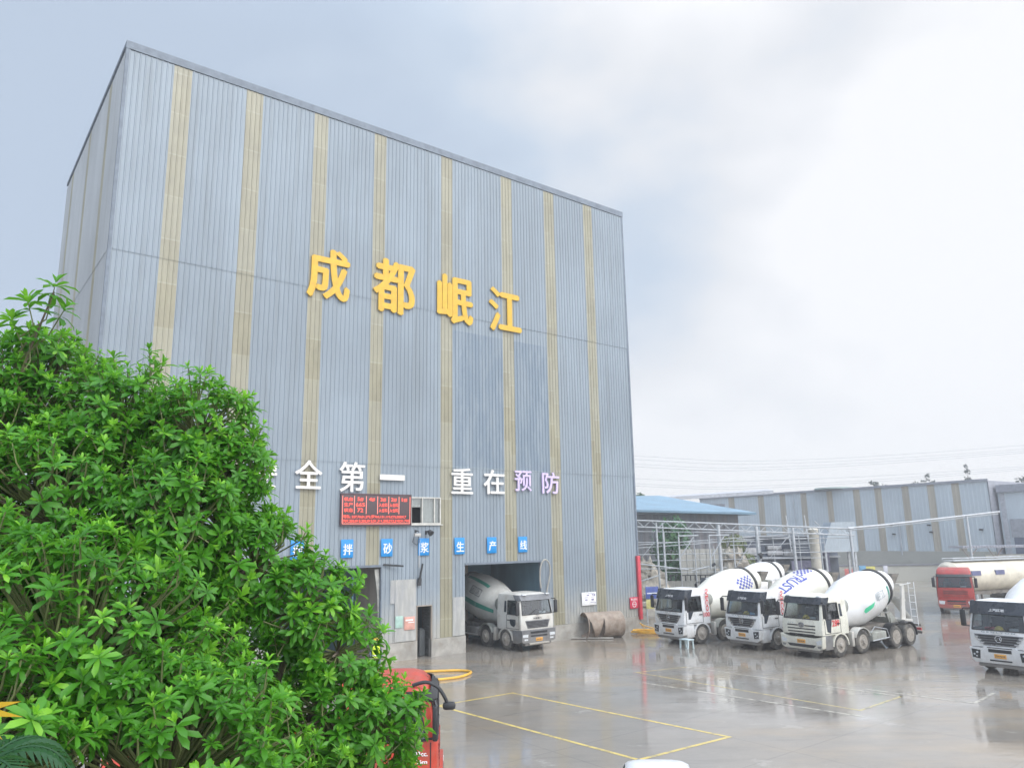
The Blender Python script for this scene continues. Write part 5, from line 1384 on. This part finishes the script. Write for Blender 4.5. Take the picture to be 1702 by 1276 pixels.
for z0, z1, x0, x1 in ((5.3, 6.1, -1.4, 14.0), (5.05, 5.85, -1.4, 14.0), (4.6, 4.55, -1.4, 19.0), (5.75, 5.7, 9, 19), (3.4, 3.4, -1.4, 8.0)):
    mb.tube([(x0, .2, z0), (x1, .2, z1)], .035, 6)
mb.tube([(-1.4, -.2, 4.1), (4.6, -.3, 3.3)], .055, 6); mb.tube([(-.2, -.2, 2.2), (2.2, -.3, 2.9)], .055, 6); mb.tube([(4.9, -.3, 3.2), (6.6, -.3, 3.6)], .05, 6)
mb.build('rail', m_galv, F_)
for x in (3.9, 6.5):
    mb = MB(); mb.tube([(x, -.4, 3.3), (x, -.4, 6.1)], .06, 6); mb.tube([(x, -.4, 6.1), (x + 1.7, -.4, 6.1)], .06, 6); mb.tube([(x + .15, -.4, 4.4), (x + 1.3, -.4, 6.05)], .05, 6)
    mb.build('bracket_frame', m_galv, F_)
for x in (5.3, 6.9, 8.6, 16.0): MB().tube([(x, -.3, .0), (x - .05, -.3, 5.2)], .045, 6).build('post', m_galv, F_)
mb = MB()
mb.lathe([(0, .1), (.3, .16), (.5, .1)], (10.85, -.2, 4.1), (0, 0, 1), 8); mb.box(10.6, 11.0, -.4, -.1, 4.4, 4.55); mb.tube([(6.6, -.3, 3.6), (6.9, -.3, 3.75)], .12, 6)
mb.build('lamp', m_dark, F_)
F2 = thing('pipe_canopy', 'farther pipe frame of thin rails and uprights behind the lattice truss', 'pipe frame', (10, 68.4, 0))
mb = MB()
for z0, z1, x0, x1 in ((6.6, 6.1, -1.2, 17.5), (5.6, 5.5, -1.2, 12), (4.0, 4.0, 2, 17.5), (3.0, 2.9, -1.2, 17.5), (5.2, 5.3, 9, 17.5)): mb.tube([(x0, 0, z0), (x1, .3, z1)], .03, 5)
for x0, z0, x1, z1 in ((0, 3, 2.4, 5.6), (5, 5.5, 7, 3), (9.2, 3, 11, 5.5), (12.4, 4.0, 14.6, 6.2)): mb.tube([(x0, .1, z0), (x1, .2, z1)], .03, 5)
mb.build('rail', m_galv, F2)
for x in (-.6, .9, 3.3, 4.6, 5.9, 8.1, 9.4, 11.7, 12.9, 15.2, 17.4): MB().tube([(x, 0, 0), (x - .04, .1, 6.5 - .02 * x)], .035, 6).build('post', m_galv, F2)
pp = thing('overhead_pipe', 'long white pipe crossing in front of the warehouse to the right edge', 'pipe', (28.7, 66, 0))
MB().tube([(-.2, 0, 6.5), (4, 2, 6.75), (18, 8, 7.85)], .09, 8).build('pipe', m_galv, pp); MB().tube([(-.2, .3, 6.3), (4, 2.3, 6.55), (18, 8.3, 7.65)], .05, 6).build('cable', m_galv, pp)
MB().tube([(13.6, 6, 0), (13.6, 6, 7.5)], .1, 8).build('post', m_galv, pp)
# sheet fence, rubble, dark equipment shed, silo
fe = thing('sheet_fence', 'pale corrugated sheet fence behind the pipe frames', 'fence', (12.4, 70.5, 0))
mb = MB(); x = 2.6; k = 0
while x < 8.0: mb.box(x, x + .3, 0 + (.06 if k % 2 else 0), .12, 0, 4.9); x += .3; k += 1
mb.build('panel', M('fence_sheet', (0.47, 0.46, 0.42), 0.7, var=.12, dirt=(.33, .31, .27), dirt_amt=.5, stretch=(4, 1, .4)), fe, smooth=0)
mb = MB(); mb.box(-1.5, 8.4, -1.2, -1.05, 0, 2.2); mb.build('low_panel', M('fence_low', (0.36, 0.355, 0.33), 0.75, var=.15, stretch=(4, 1, .4)), fe, smooth=0)
mb = MB()
for k in range(22): mb.box(-1.3 + k * .44, -1.2 + k * .44, -1.25, -1.2, 2.2, 2.7)
mb.box(-1.5, 8.4, -1.26, -1.2, 2.62, 2.7); mb.build('railing', m_dark, fe, smooth=0)
def rubble(label, c, rx, ry, h_, seed):
    g = np.random.default_rng(seed); mb = MB(); n = 16; m_ = 10
    vs = []; fs = []
    for i in range(n + 1):
        for j in range(m_ + 1):
            x, y = -1 + 2 * i / n, -1 + 2 * j / m_; r = min(1, math.hypot(x, y))
            vs.append((x * rx, y * ry, max(0.0, h_ * (1 - r ** 1.5)) * (0.8 + .4 * g.random())))
    for i in range(n):
        for j in range(m_): a = i * (m_ + 1) + j; fs.append((a, a + m_ + 1, a + m_ + 2, a + 1))
    mb.add(vs, fs)
    for _ in range(60):
        x, y = g.uniform(-.8, .8), g.uniform(-.9, .3); z = h_ * (1 - min(1, math.hypot(x, y)) ** 1.5); s = g.uniform(.1, .35)
        mb.bbox(x * rx - s, x * rx + s, y * ry - s, y * ry + s, z - s * .6, z + s * .8, s * .35)
    o = mb.build('rubble_pile', M('rubble', (0.43, 0.39, 0.33), 0.9, var=.3, scale=2, dirt=(.22, .19, .15), dirt_amt=.7, dirt_scale=1.5, bump=.5), smooth=0); o.location = c
    tag(o, label, 'rubble', None)
rubble('beige rubble heap beside the red corner strip of the building', (11.5, 68, 0), 2.6, 2.0, 4.2, 1)
rubble('pale rubble heap behind the drum of the mixer numbered 100', (19.8, 70.2, 0), 3.0, 2.2, 4.6, 2)
eq = thing('equipment_shed', 'dark open equipment shed under the pipe truss', 'shed', (24, 82, 0))
MB().box(-1, 10.5, 1, 5, 0, 5.8).build('wall', M('eq_dark', (0.13, 0.15, 0.19), 0.8, var=.3, scale=.6), eq, smooth=0)
mb = MB(); mb.box(-1.2, 11, .2, 5, 5.8, 5.95); mb.box(-1, 10.5, .4, 1, 3.55, 3.75); mb.build('roof', M('eq_deck', (0.36, 0.38, 0.41), 0.7), eq, smooth=0)
mb = MB()
for x, z, w, h_ in ((.5, 3.9, 1.3, .8), (2.9, 3.9, 1.6, .5), (2.9, 4.5, 1.5, .4), (4.6, 3.8, 1.2, .7)): mb.bbox(x, x + w, .5, .95, z, z + h_, .05)
mb.build_each('machine', M('machine_grey', (0.42, 0.42, 0.43), 0.6, var=.2), eq)
mb = MB(); mb.box(5.2, 7.4, .1, .35, 1.0, 3.3); mb.box(8.8, 9.3, .3, .8, 2.2, 4.2); mb.build_each('stacked_box', M('box_mauve', (0.22, 0.21, 0.3), 0.7, var=.2), eq, smooth=0)
mb = MB()
for k in range(9): mb.box(5.0, 7.0, -.6 + .06 * k, -.3 + .06 * k, 4.4 + k * .28, 4.46 + k * .28)
for x in (5.0, 6.95): mb.tube([(x, -.7, 4.2), (x, .1, 7.2)], .05, 6); mb.tube([(x, -.7, 5.2), (x, .1, 8.0)], .04, 6)
mb.build('stairs', m_galv, eq, smooth=0)
si = thing('silo', 'cream vertical silo with a flat cap beside the stairs', 'silo', (30.0, 77.5, 0))
MB().lathe([(0, .48), (6.3, .48), (6.4, .55), (6.5, .55), (6.75, .05)], (0, 0, 0), (0, 0, 1), 20).build('body', M('silo_cream', (0.56, 0.53, 0.46), 0.6, var=.1), si)
MB().tube([(.58, 0, 0), (.58, 0, 6.9), (.2, 0, 7.3)], .06, 6).build('pipe', m_galv, si)
hp = thing('hopper_bin', 'grey sloped steel bin right of the cream silo', 'bin', (33.0, 79, 0))
mb = MB(); mb.add([(-1.6, 0, 4.2), (1.9, 0, 4.2), (1.9, 2, 4.2), (-1.6, 2, 4.2), (-.5, 0, 7.2), (1.9, 0, 7.2), (1.9, 2, 7.2), (-.5, 2, 7.2)], [(0, 1, 5, 4), (1, 2, 6, 5), (2, 3, 7, 6), (3, 0, 4, 7), (4, 5, 6, 7), (0, 3, 2, 1)]); mb.build('bin', M('bin_grey', (0.40, 0.45, 0.49), 0.6, var=.12, stretch=(4, 1, .4)), hp, smooth=0)
mb = MB()
for x in (-1.3, 1.7):
    for y in (.2, 1.8): mb.box(x - .1, x + .1, y - .1, y + .1, 0, 4.2)
mb.build_each('leg', m_galv, hp, smooth=0)
# low wall with colour boards in front of the warehouse
lwall = thing('yard_wall', 'low grey concrete wall along the front of the warehouse', 'wall', (37.5, 99, 0), R(-4))
MB().box(0, 18.5, 0, .3, 0, 1.9).build('panel', m_whc, lwall, smooth=0); MB().box(0, 18.5, -.08, .38, 1.9, 2.1).build('coping', M('coping_dark', (0.2, 0.2, 0.22), .8), lwall, smooth=0)
for i, (x, z, w, h_, c, lab) in enumerate(((41.9, 1.1, 1.0, 1.1, (0.55, 0.16, 0.14), 'small red board on the low wall before the warehouse'), (43.6, 1.5, .8, 1.0, (0.13, 0.32, 0.5), 'small blue board on the low wall before the warehouse'),
        (44.6, 1.6, 1.1, .6, (0.62, 0.56, 0.14), 'small yellow board on the low wall before the warehouse'), (42.1, .3, .9, .7, (0.15, 0.4, 0.28), 'small green board at the foot of the low wall'), (46.4, 1.5, .5, .9, (0.6, 0.6, 0.66), 'small white board on the low wall before the warehouse'))):
    o = MB().bbox(-w / 2, w / 2, -.03, .03, -h_ / 2, h_ / 2, .01).build('wall_board', M('board_%d' % i, c, .5, var=.15)); o.location = (x, 98.3 - .07 * (x - 38), max(z, h_ / 2 + .05)); o.rotation_euler = (0, 0, R(-4)); tag(o, lab, 'board', 'colour boards on the low wall')
# awning with forked posts
aw = thing('awning', 'grey flat awning on forked posts before the lower warehouse', 'awning', (51.0, 88, 0), R(-2))
mb = MB(); mb.box(-.2, 11, 0, 3, 4.15, 4.25)
for k in range(36): mb.box(-.2 + k * .31, -.05 + k * .31, -.1, 3.0, 4.253, 4.40)
mb.build('roof', M('awning_grey', (0.42, 0.42, 0.46), 0.6), aw, smooth=0)
for x in (.55, 3.4, 8.6): MB().tube([(x, .2, 0), (x, .2, 3.2)], .09, 6).tube([(x, .2, 3.0), (x - .7, .2, 4.1)], .06, 6).tube([(x, .2, 3.0), (x + .9, .2, 4.1)], .06, 6).build('post', M('post_brown', (0.25, 0.2, 0.17), .7), aw)
MB().box(2.6, 10.5, .7, .85, 0, 3.4).build('back_panel', m_whc, aw, smooth=0)
# information panel
ip = thing('information_panel', 'blue and yellow information panel on posts behind the red corner strip', 'sign', (10.0, 57.5, 0), R(12))
for x in (-.42, .42): MB().box(x - .04, x + .04, -.02, .06, 0, 2.6).build('post', m_galv, ip, smooth=0)
MB().bbox(-.5, .5, -.06, -.02, 1.65, 2.5, .01).build('blue_board', M('board_navy', (0.08, 0.12, 0.38), .5, var=.2), ip)
MB().box(-.4, .4, -.068, -.061, 2.0, 2.08).build('lettering', m_ink_white, ip, smooth=0)
MB().bbox(-.5, .1, -.06, -.02, .95, 1.6, .01).build('yellow_board', M('board_yellow', (0.55, 0.5, 0.2), .5, var=.2), ip)
# stand-alone tank mouth and pipework behind the second drum
# power lines
def wire(y, pts, r, label):
    P = smooth_path([(p[0], y, p[1]) for p in pts], 10)
    o = MB().tube(P, r, 5).build('power_line', M('wire_grey', (0.42, 0.43, 0.46), 0.6)); tag(o, label, 'power line', 'power lines across the sky')
for z0, z1, z2, lab in ((22.75, 21.19, 23.5, 'topmost thin power line across the pale sky'), (21.98, 20.55, 22.7, 'second power line from the top'), (21.0, 19.85, 22.3, 'third power line from the top'), (20.46, 19.35, 21.9, 'fourth power line from the top, lowest of the upper set'),
        (17.94, 17.1, 19.1, 'highest power line of the lower set'), (16.9, 16.05, 18.75, 'middle power line of the lower set'), (16.45, 15.6, 18.4, 'lowest power line just above the warehouse roof')):
    wire(160, [(-60, z0 + 7.5), (25, z0), (56.7, z1), (107.5, z2), (170, z2 + 5)], .035, lab)

# ------------------------------------------------------------------ the near tree
cR = np.array([[_X.x, _X.y, _X.z], [_U.x, _U.y, _U.z], [_F.x, _F.y, _F.z]])
def tree():
    # crown lobes: centre and radius in metres
    lobes = [(-3.51, 5.50, 7.10, 0.66), (-2.77, 5.30, 6.90, 0.56), (-2.13, 5.10, 6.90, 0.41), (-1.89, 5.05, 6.66, 0.27), (-1.95, 5.10, 6.28, 0.33), (-1.72, 5.10, 6.05, 0.36), (-1.39, 5.15, 5.77, 0.35), (-1.17, 5.20, 5.48, 0.31), (-0.90, 5.30, 5.03, 0.29), (-1.22, 5.20, 5.09, 0.36), (-0.96, 5.30, 4.70, 0.32), (-2.88, 4.80, 6.33, 0.62), (-2.12, 4.75, 6.36, 0.41), (-3.62, 5.00, 6.62, 0.69),
             (-2.42, 4.35, 5.45, .88), (-1.80, 4.15, 4.95, .74), (-2.45, 3.6, 5.18, .66), (-4.2, 5.2, 5.9, 1.0), (-1.95, 4.6, 4.0, 1.0), (-3.0, 4.2, 4.0, 1.0), (-3.4, 4.9, 5.2, 1.0), (-2.6, 5.4, 5.0, 1.1)]
    T = thing('broadleaf_tree', 'large bright green leafy tree filling the lower left foreground', 'tree', (-2.7, 5.3, 0))
    base = np.array([-2.7, 5.3, 0.0])
    # --- whorl templates
    def leaf(L, Wd, ang, az, curl, fold):
        """one leaf from the origin: ang = angle from the shoot axis (+z)"""
        ts = [0.0, .36, .74, 1.0]; ws = [.10, .78, .92, .0]
        pts = []; a = ang; p = np.array([.0, 0, 0.0]); prev = 0
        out = []
        for i, (t, w) in enumerate(zip(ts, ws)):
            st = (t - prev) * L; prev = t
            p = p + np.array([math.sin(a), 0, math.cos(a)]) * st; a += curl * (1 / 3)
            nrm = np.array([-math.cos(a), 0, math.sin(a)])
            out.append((p.copy(), w * Wd / 2, nrm))
        vs = []
        for p, w, nrm in out:
            vs.append(p + np.array([0, w, 0]) + nrm * w * fold); vs.append(p); vs.append(p + np.array([0, -w, 0]) + nrm * w * fold)
        fs = []
        for i in range(len(out) - 1):
            o = i * 3; fs += [(o, o + 3, o + 4, o + 1), (o + 1, o + 4, o + 5, o + 2)]
        c, s = math.cos(az), math.sin(az); Rz = np.array([[c, -s, 0], [s, c, 0], [0, 0, 1]])
        return (np.array(vs) @ Rz.T), fs
    def whorl(g):
        V = []; F = []; Tn = []; o = 0
        def put(vs, fs, tint):
            nonlocal o
            V.append(vs); F.extend([tuple(i + o for i in f) for f in fs]); Tn.append(np.full(len(vs), tint)); o += len(vs)
        az = g.random() * 6.28
        n0 = g.integers(4, 7)
        for k in range(n0):      # inner young leaves
            L = g.uniform(.055, .09); vs, fs = leaf(L, L * .32, g.uniform(.15, .55), az + k * 2.4, g.uniform(.1, .6), .35); put(vs + np.array([0, 0, .03]), fs, g.uniform(.72, .98))
        n1 = g.integers(6, 9)
        for k in range(n1):
            L = g.uniform(.10, .15); vs, fs = leaf(L, L * .32, g.uniform(.75, 1.25), az + 1 + k * 2.4, g.uniform(.4, 1.1), .30); put(vs + np.array([0, 0, .005 * (k % 3)]), fs, g.uniform(.3, .75))
        for k in range(g.integers(4, 7)):
            L = g.uniform(.105, .155); vs, fs = leaf(L, L * .32, g.uniform(1.2, 1.65), az + .4 + k * 2.4, g.uniform(.5, 1.2), .28); put(vs - np.array([0, 0, .03 + .03 * g.random()]), fs, g.uniform(.0, .4))
        return np.concatenate(V), F, np.concatenate(Tn)
    temps = [whorl(np.random.default_rng(100 + i)) for i in range(10)]
    g = np.random.default_rng(5)
    heads = []      # (pos, axis, scale, root)
    LC = np.array([l[:3] for l in lobes]); LR = np.array([l[3] for l in lobes])
    wts = LR ** 2; wts = wts / wts.sum()
    tries = 0
    while len(heads) < 7600 and tries < 160000:
        tries += 1
        i = g.choice(len(lobes), p=wts); d = g.normal(size=3); d /= np.linalg.norm(d)
        if d[1] > 0.55 and g.random() < .7: continue
        depth = 1.0 - .33 * g.random() ** 1.6 + (g.random() < .18) * g.random() * .10 + (g.random() < .07) * g.random() * .26
        p = LC[i] + d * LR[i] * depth
        # drop heads that sit deep inside another lobe
        dist = np.linalg.norm(p - LC, axis=1) / LR
        if (dist < .62).any(): continue
        q = cR @ (p - np.array([0, 0, EYE])); 
        if q[2] < 1.9: continue
        px, py = 851 + 1258 * q[0] / q[2], 638 - 1258 * q[1] / q[2]
        if p[2] < 2.4: continue
        if 60 < px < 235 and 1238 < py < 1330: continue      # clearing over the parked car
        ax = d * .75 + np.array([0, 0, .65]) + g.normal(size=3) * .28; ax /= np.linalg.norm(ax)
        heads.append((p, ax, g.uniform(.46, .88), LC[i]))
    # the tall sprig at the upper left
    sprig = [(-3.42, 5.0, 6.5), (-3.36, 5.0, 7.2), (-3.27, 5.0, 7.55), (-3.16, 5.0, 7.92)]
    for p, ax, s in (((-3.16, 5.0, 7.45), (.15, 0, 1), 1.15), ((-3.08, 5.0, 7.28), (.5, -.1, .85), 1.0), ((-3.33, 5.0, 7.34), (-.3, 0, .9), 1.1), ((-3.30, 5.0, 7.12), (-.2, .1, .9), 1.0),
                     ((-3.18, 4.95, 7.08), (.6, -.2, .6), .8), ((-3.34, 5.0, 6.92), (.2, -.3, .9), .9), ((-3.22, 5.0, 6.85), (.6, 0, .6), .8), ((-3.40, 4.95, 6.74), (-.3, -.2, .9), .9), ((-3.44, 5.02, 7.22), (-.4, 0, .8), 1.0)):
        ax = np.array(ax); p = (p[0], p[1], p[2] + .5); heads.append((np.array(p), ax / np.linalg.norm(ax), s, np.array([-3.36, 5.0, p[2] - .35])))
    V = []; F = []; TT = []; o = 0; tw = MB()
    for (p, ax, s, root) in heads:
        k = g.integers(len(temps)); v, f, tn = temps[k]
        z = ax; x = np.cross([0.3, .2, 1.0] if abs(z[2]) < .95 else [1, 0, 0], z); x /= np.linalg.norm(x); y = np.cross(z, x); a = g.random() * 6.28
        x2 = x * math.cos(a) + y * math.sin(a); y2 = np.cross(z, x2)
        w = v @ np.stack([x2, y2, z]) * s + p - base
        V.append(w); F.append(np.array([list(q) for q in f]) + o); o += len(w)
        TT.append(np.clip(tn + g.normal() * .17 + (.18 if g.random() < .12 else 0), 0, 1))
        # shoot below the whorl, bending back towards its limb
        e = p - ax * .20 * s; r_ = root - e; e2 = e + r_ / np.linalg.norm(r_) * min(.35, np.linalg.norm(r_))
        tw.tube([tuple(e2 - base), tuple(e - base), tuple(p - base)], .007, 4, cap=False, r2=.004)
    V = np.concatenate(V); F = np.concatenate(F); TT = np.concatenate(TT)
    me = bpy.data.meshes.new('crown'); me.from_pydata(V.tolist(), [], F.tolist())
    at = me.attributes.new('tint', 'FLOAT', 'POINT'); at.data.foreach_set('value', TT.astype(np.float32))
    me.polygons.foreach_set('use_smooth', [True] * len(me.polygons))
    me.materials.append(leaf_mat('leaf_near', (0.036, 0.155, 0.014), (0.105, 0.36, 0.022), (0.25, 0.56, 0.045)))
    co = bpy.data.objects.new('crown', me); COL.objects.link(co); co.parent = T
    m_tw = M('twig_green', (0.17, 0.19, 0.08), 0.7, var=.2); m_bk = M('bark_brown', (0.14, 0.11, 0.085), 0.9, var=.3, scale=6, bump=.4)
    tw.build('twigs', m_tw, T, smooth=40)
    mb = MB(); mb.tube([(0, 0, 0), (.04, .0, 1.2), (-.05, .02, 2.2)], .17, 10, r2=.12)
    for l in lobes:
        c = np.array(l[:3]) - base; m_ = np.array([-.05, .02, 2.2]); mid = m_ + (c - m_) * .5 + np.array([0, 0, -.15])
        mb.tube(smooth_path([tuple(m_ - np.array([0, 0, .3])), tuple(mid), tuple(c)], 4), .07, 7, r2=.015)
        for _ in range(5):
            d = g.normal(size=3); d /= np.linalg.norm(d); mb.tube([tuple(c), tuple(c + d * l[3] * .75)], .016, 5, r2=.007)
    mb.tube([tuple(np.array(q) - base) for q in sprig], .014, 6, r2=.006)
    mb.build('trunk', m_bk, T, smooth=40)
tree()

# palm-like plant at the lower left, one frond yellowed
def cycad():
    T = thing('fern_palm', 'fern palm with narrow leaflets and a yellowed frond at the lower left', 'plant', (-2.06, 2.95, 5.18))
    m_g = leaf_mat('palm_leaf', (0.02, 0.08, 0.03), (0.05, 0.16, 0.05), (0.10, 0.25, 0.06))
    def frond(pts, L, m, name, par):
        P = smooth_path(pts, 8); mb = MB(); mb.tube(P, .008, 5, r2=.003)
        n = len(P)
        for i in range(2, n):
            d = (P[min(i + 1, n - 1)] - P[i - 1]).normalized(); s_ = d.cross(Vector((0, 0, 1))).normalized(); ll = L * math.sin(math.pi * (i + 2) / (n + 4)) + .03
            for sg in (1, -1):
                a = P[i]; t_ = a + (s_ * sg * .8 + d * .55 + Vector((0, 0, -.35))).normalized() * ll; m_ = (a + t_) / 2 + Vector((0, 0, .02)); w = d * .008
                mb.add([tuple(a - w), tuple(a + w), tuple(m_ + w * 1.3), tuple(t_), tuple(m_ - w * 1.3)], [(0, 1, 2, 4), (4, 2, 3)])
        return mb.build(name, m, par, smooth=0)
    MB().tube([(0, 0, -5.18), (0.02, 0, -1.6), (0, 0, 0.1)], .12, 8, r2=.07).build('trunk', M('palm_bark', (0.12, 0.09, 0.07), .9, var=.3), T)
    for a in range(9):
        th = a * .70 + .3; c, s = math.cos(th), math.sin(th)
        frond([(0, 0, .05), (c * .16, s * .16, .26), (c * .34, s * .34, .26), (c * .50, s * .50, .02)], .12, m_g, 'frond', T)
    m_y = M('yellow_leaf', (0.70, 0.45, 0.02), .5, var=.2, dirt=(.3, .13, .03), dirt_amt=.4)
    mb = MB(); base = Vector((.25, -.27, .49))
    for k, (dx, dz, L) in enumerate(((.9, .14, .17), (.95, -.12, .18), (.75, -.6, .15), (.6, .4, .09))):
        d = Vector((dx, -.1, dz)).normalized(); s_ = Vector((-d.z, 0, d.x)) * .013
        mb.add([tuple(base), tuple(base + d * L * .4 + s_), tuple(base + d * L), tuple(base + d * L * .4 - s_)], [(0, 1, 2, 3)])
    mb.tube([(0, 0, .05), (.08, -.12, .38), tuple(base)], .008, 5)
    mb.build('yellow_frond', m_y, T, smooth=0)
cycad()

# ------------------------------------------------------------------ rainy air
def haze():
    m = bpy.data.materials.new('haze_air'); m.use_nodes = True; t = m.node_tree; t.nodes.clear()
    o = t.nodes.new('ShaderNodeOutputMaterial'); v = t.nodes.new('ShaderNodeVolumePrincipled')
    v.inputs['Color'].default_value = (0.93, 0.94, 0.97, 1); v.inputs['Density'].default_value = 0.0018; v.inputs['Anisotropy'].default_value = 0.2
    t.links.new(v.outputs[0], o.inputs['Volume'])
    mb = MB(); mb.box(-122, 202, -62, 242, -1.0, 36.0)
    tag(mb.build('haze', m, smooth=0), kind='stuff')
haze()
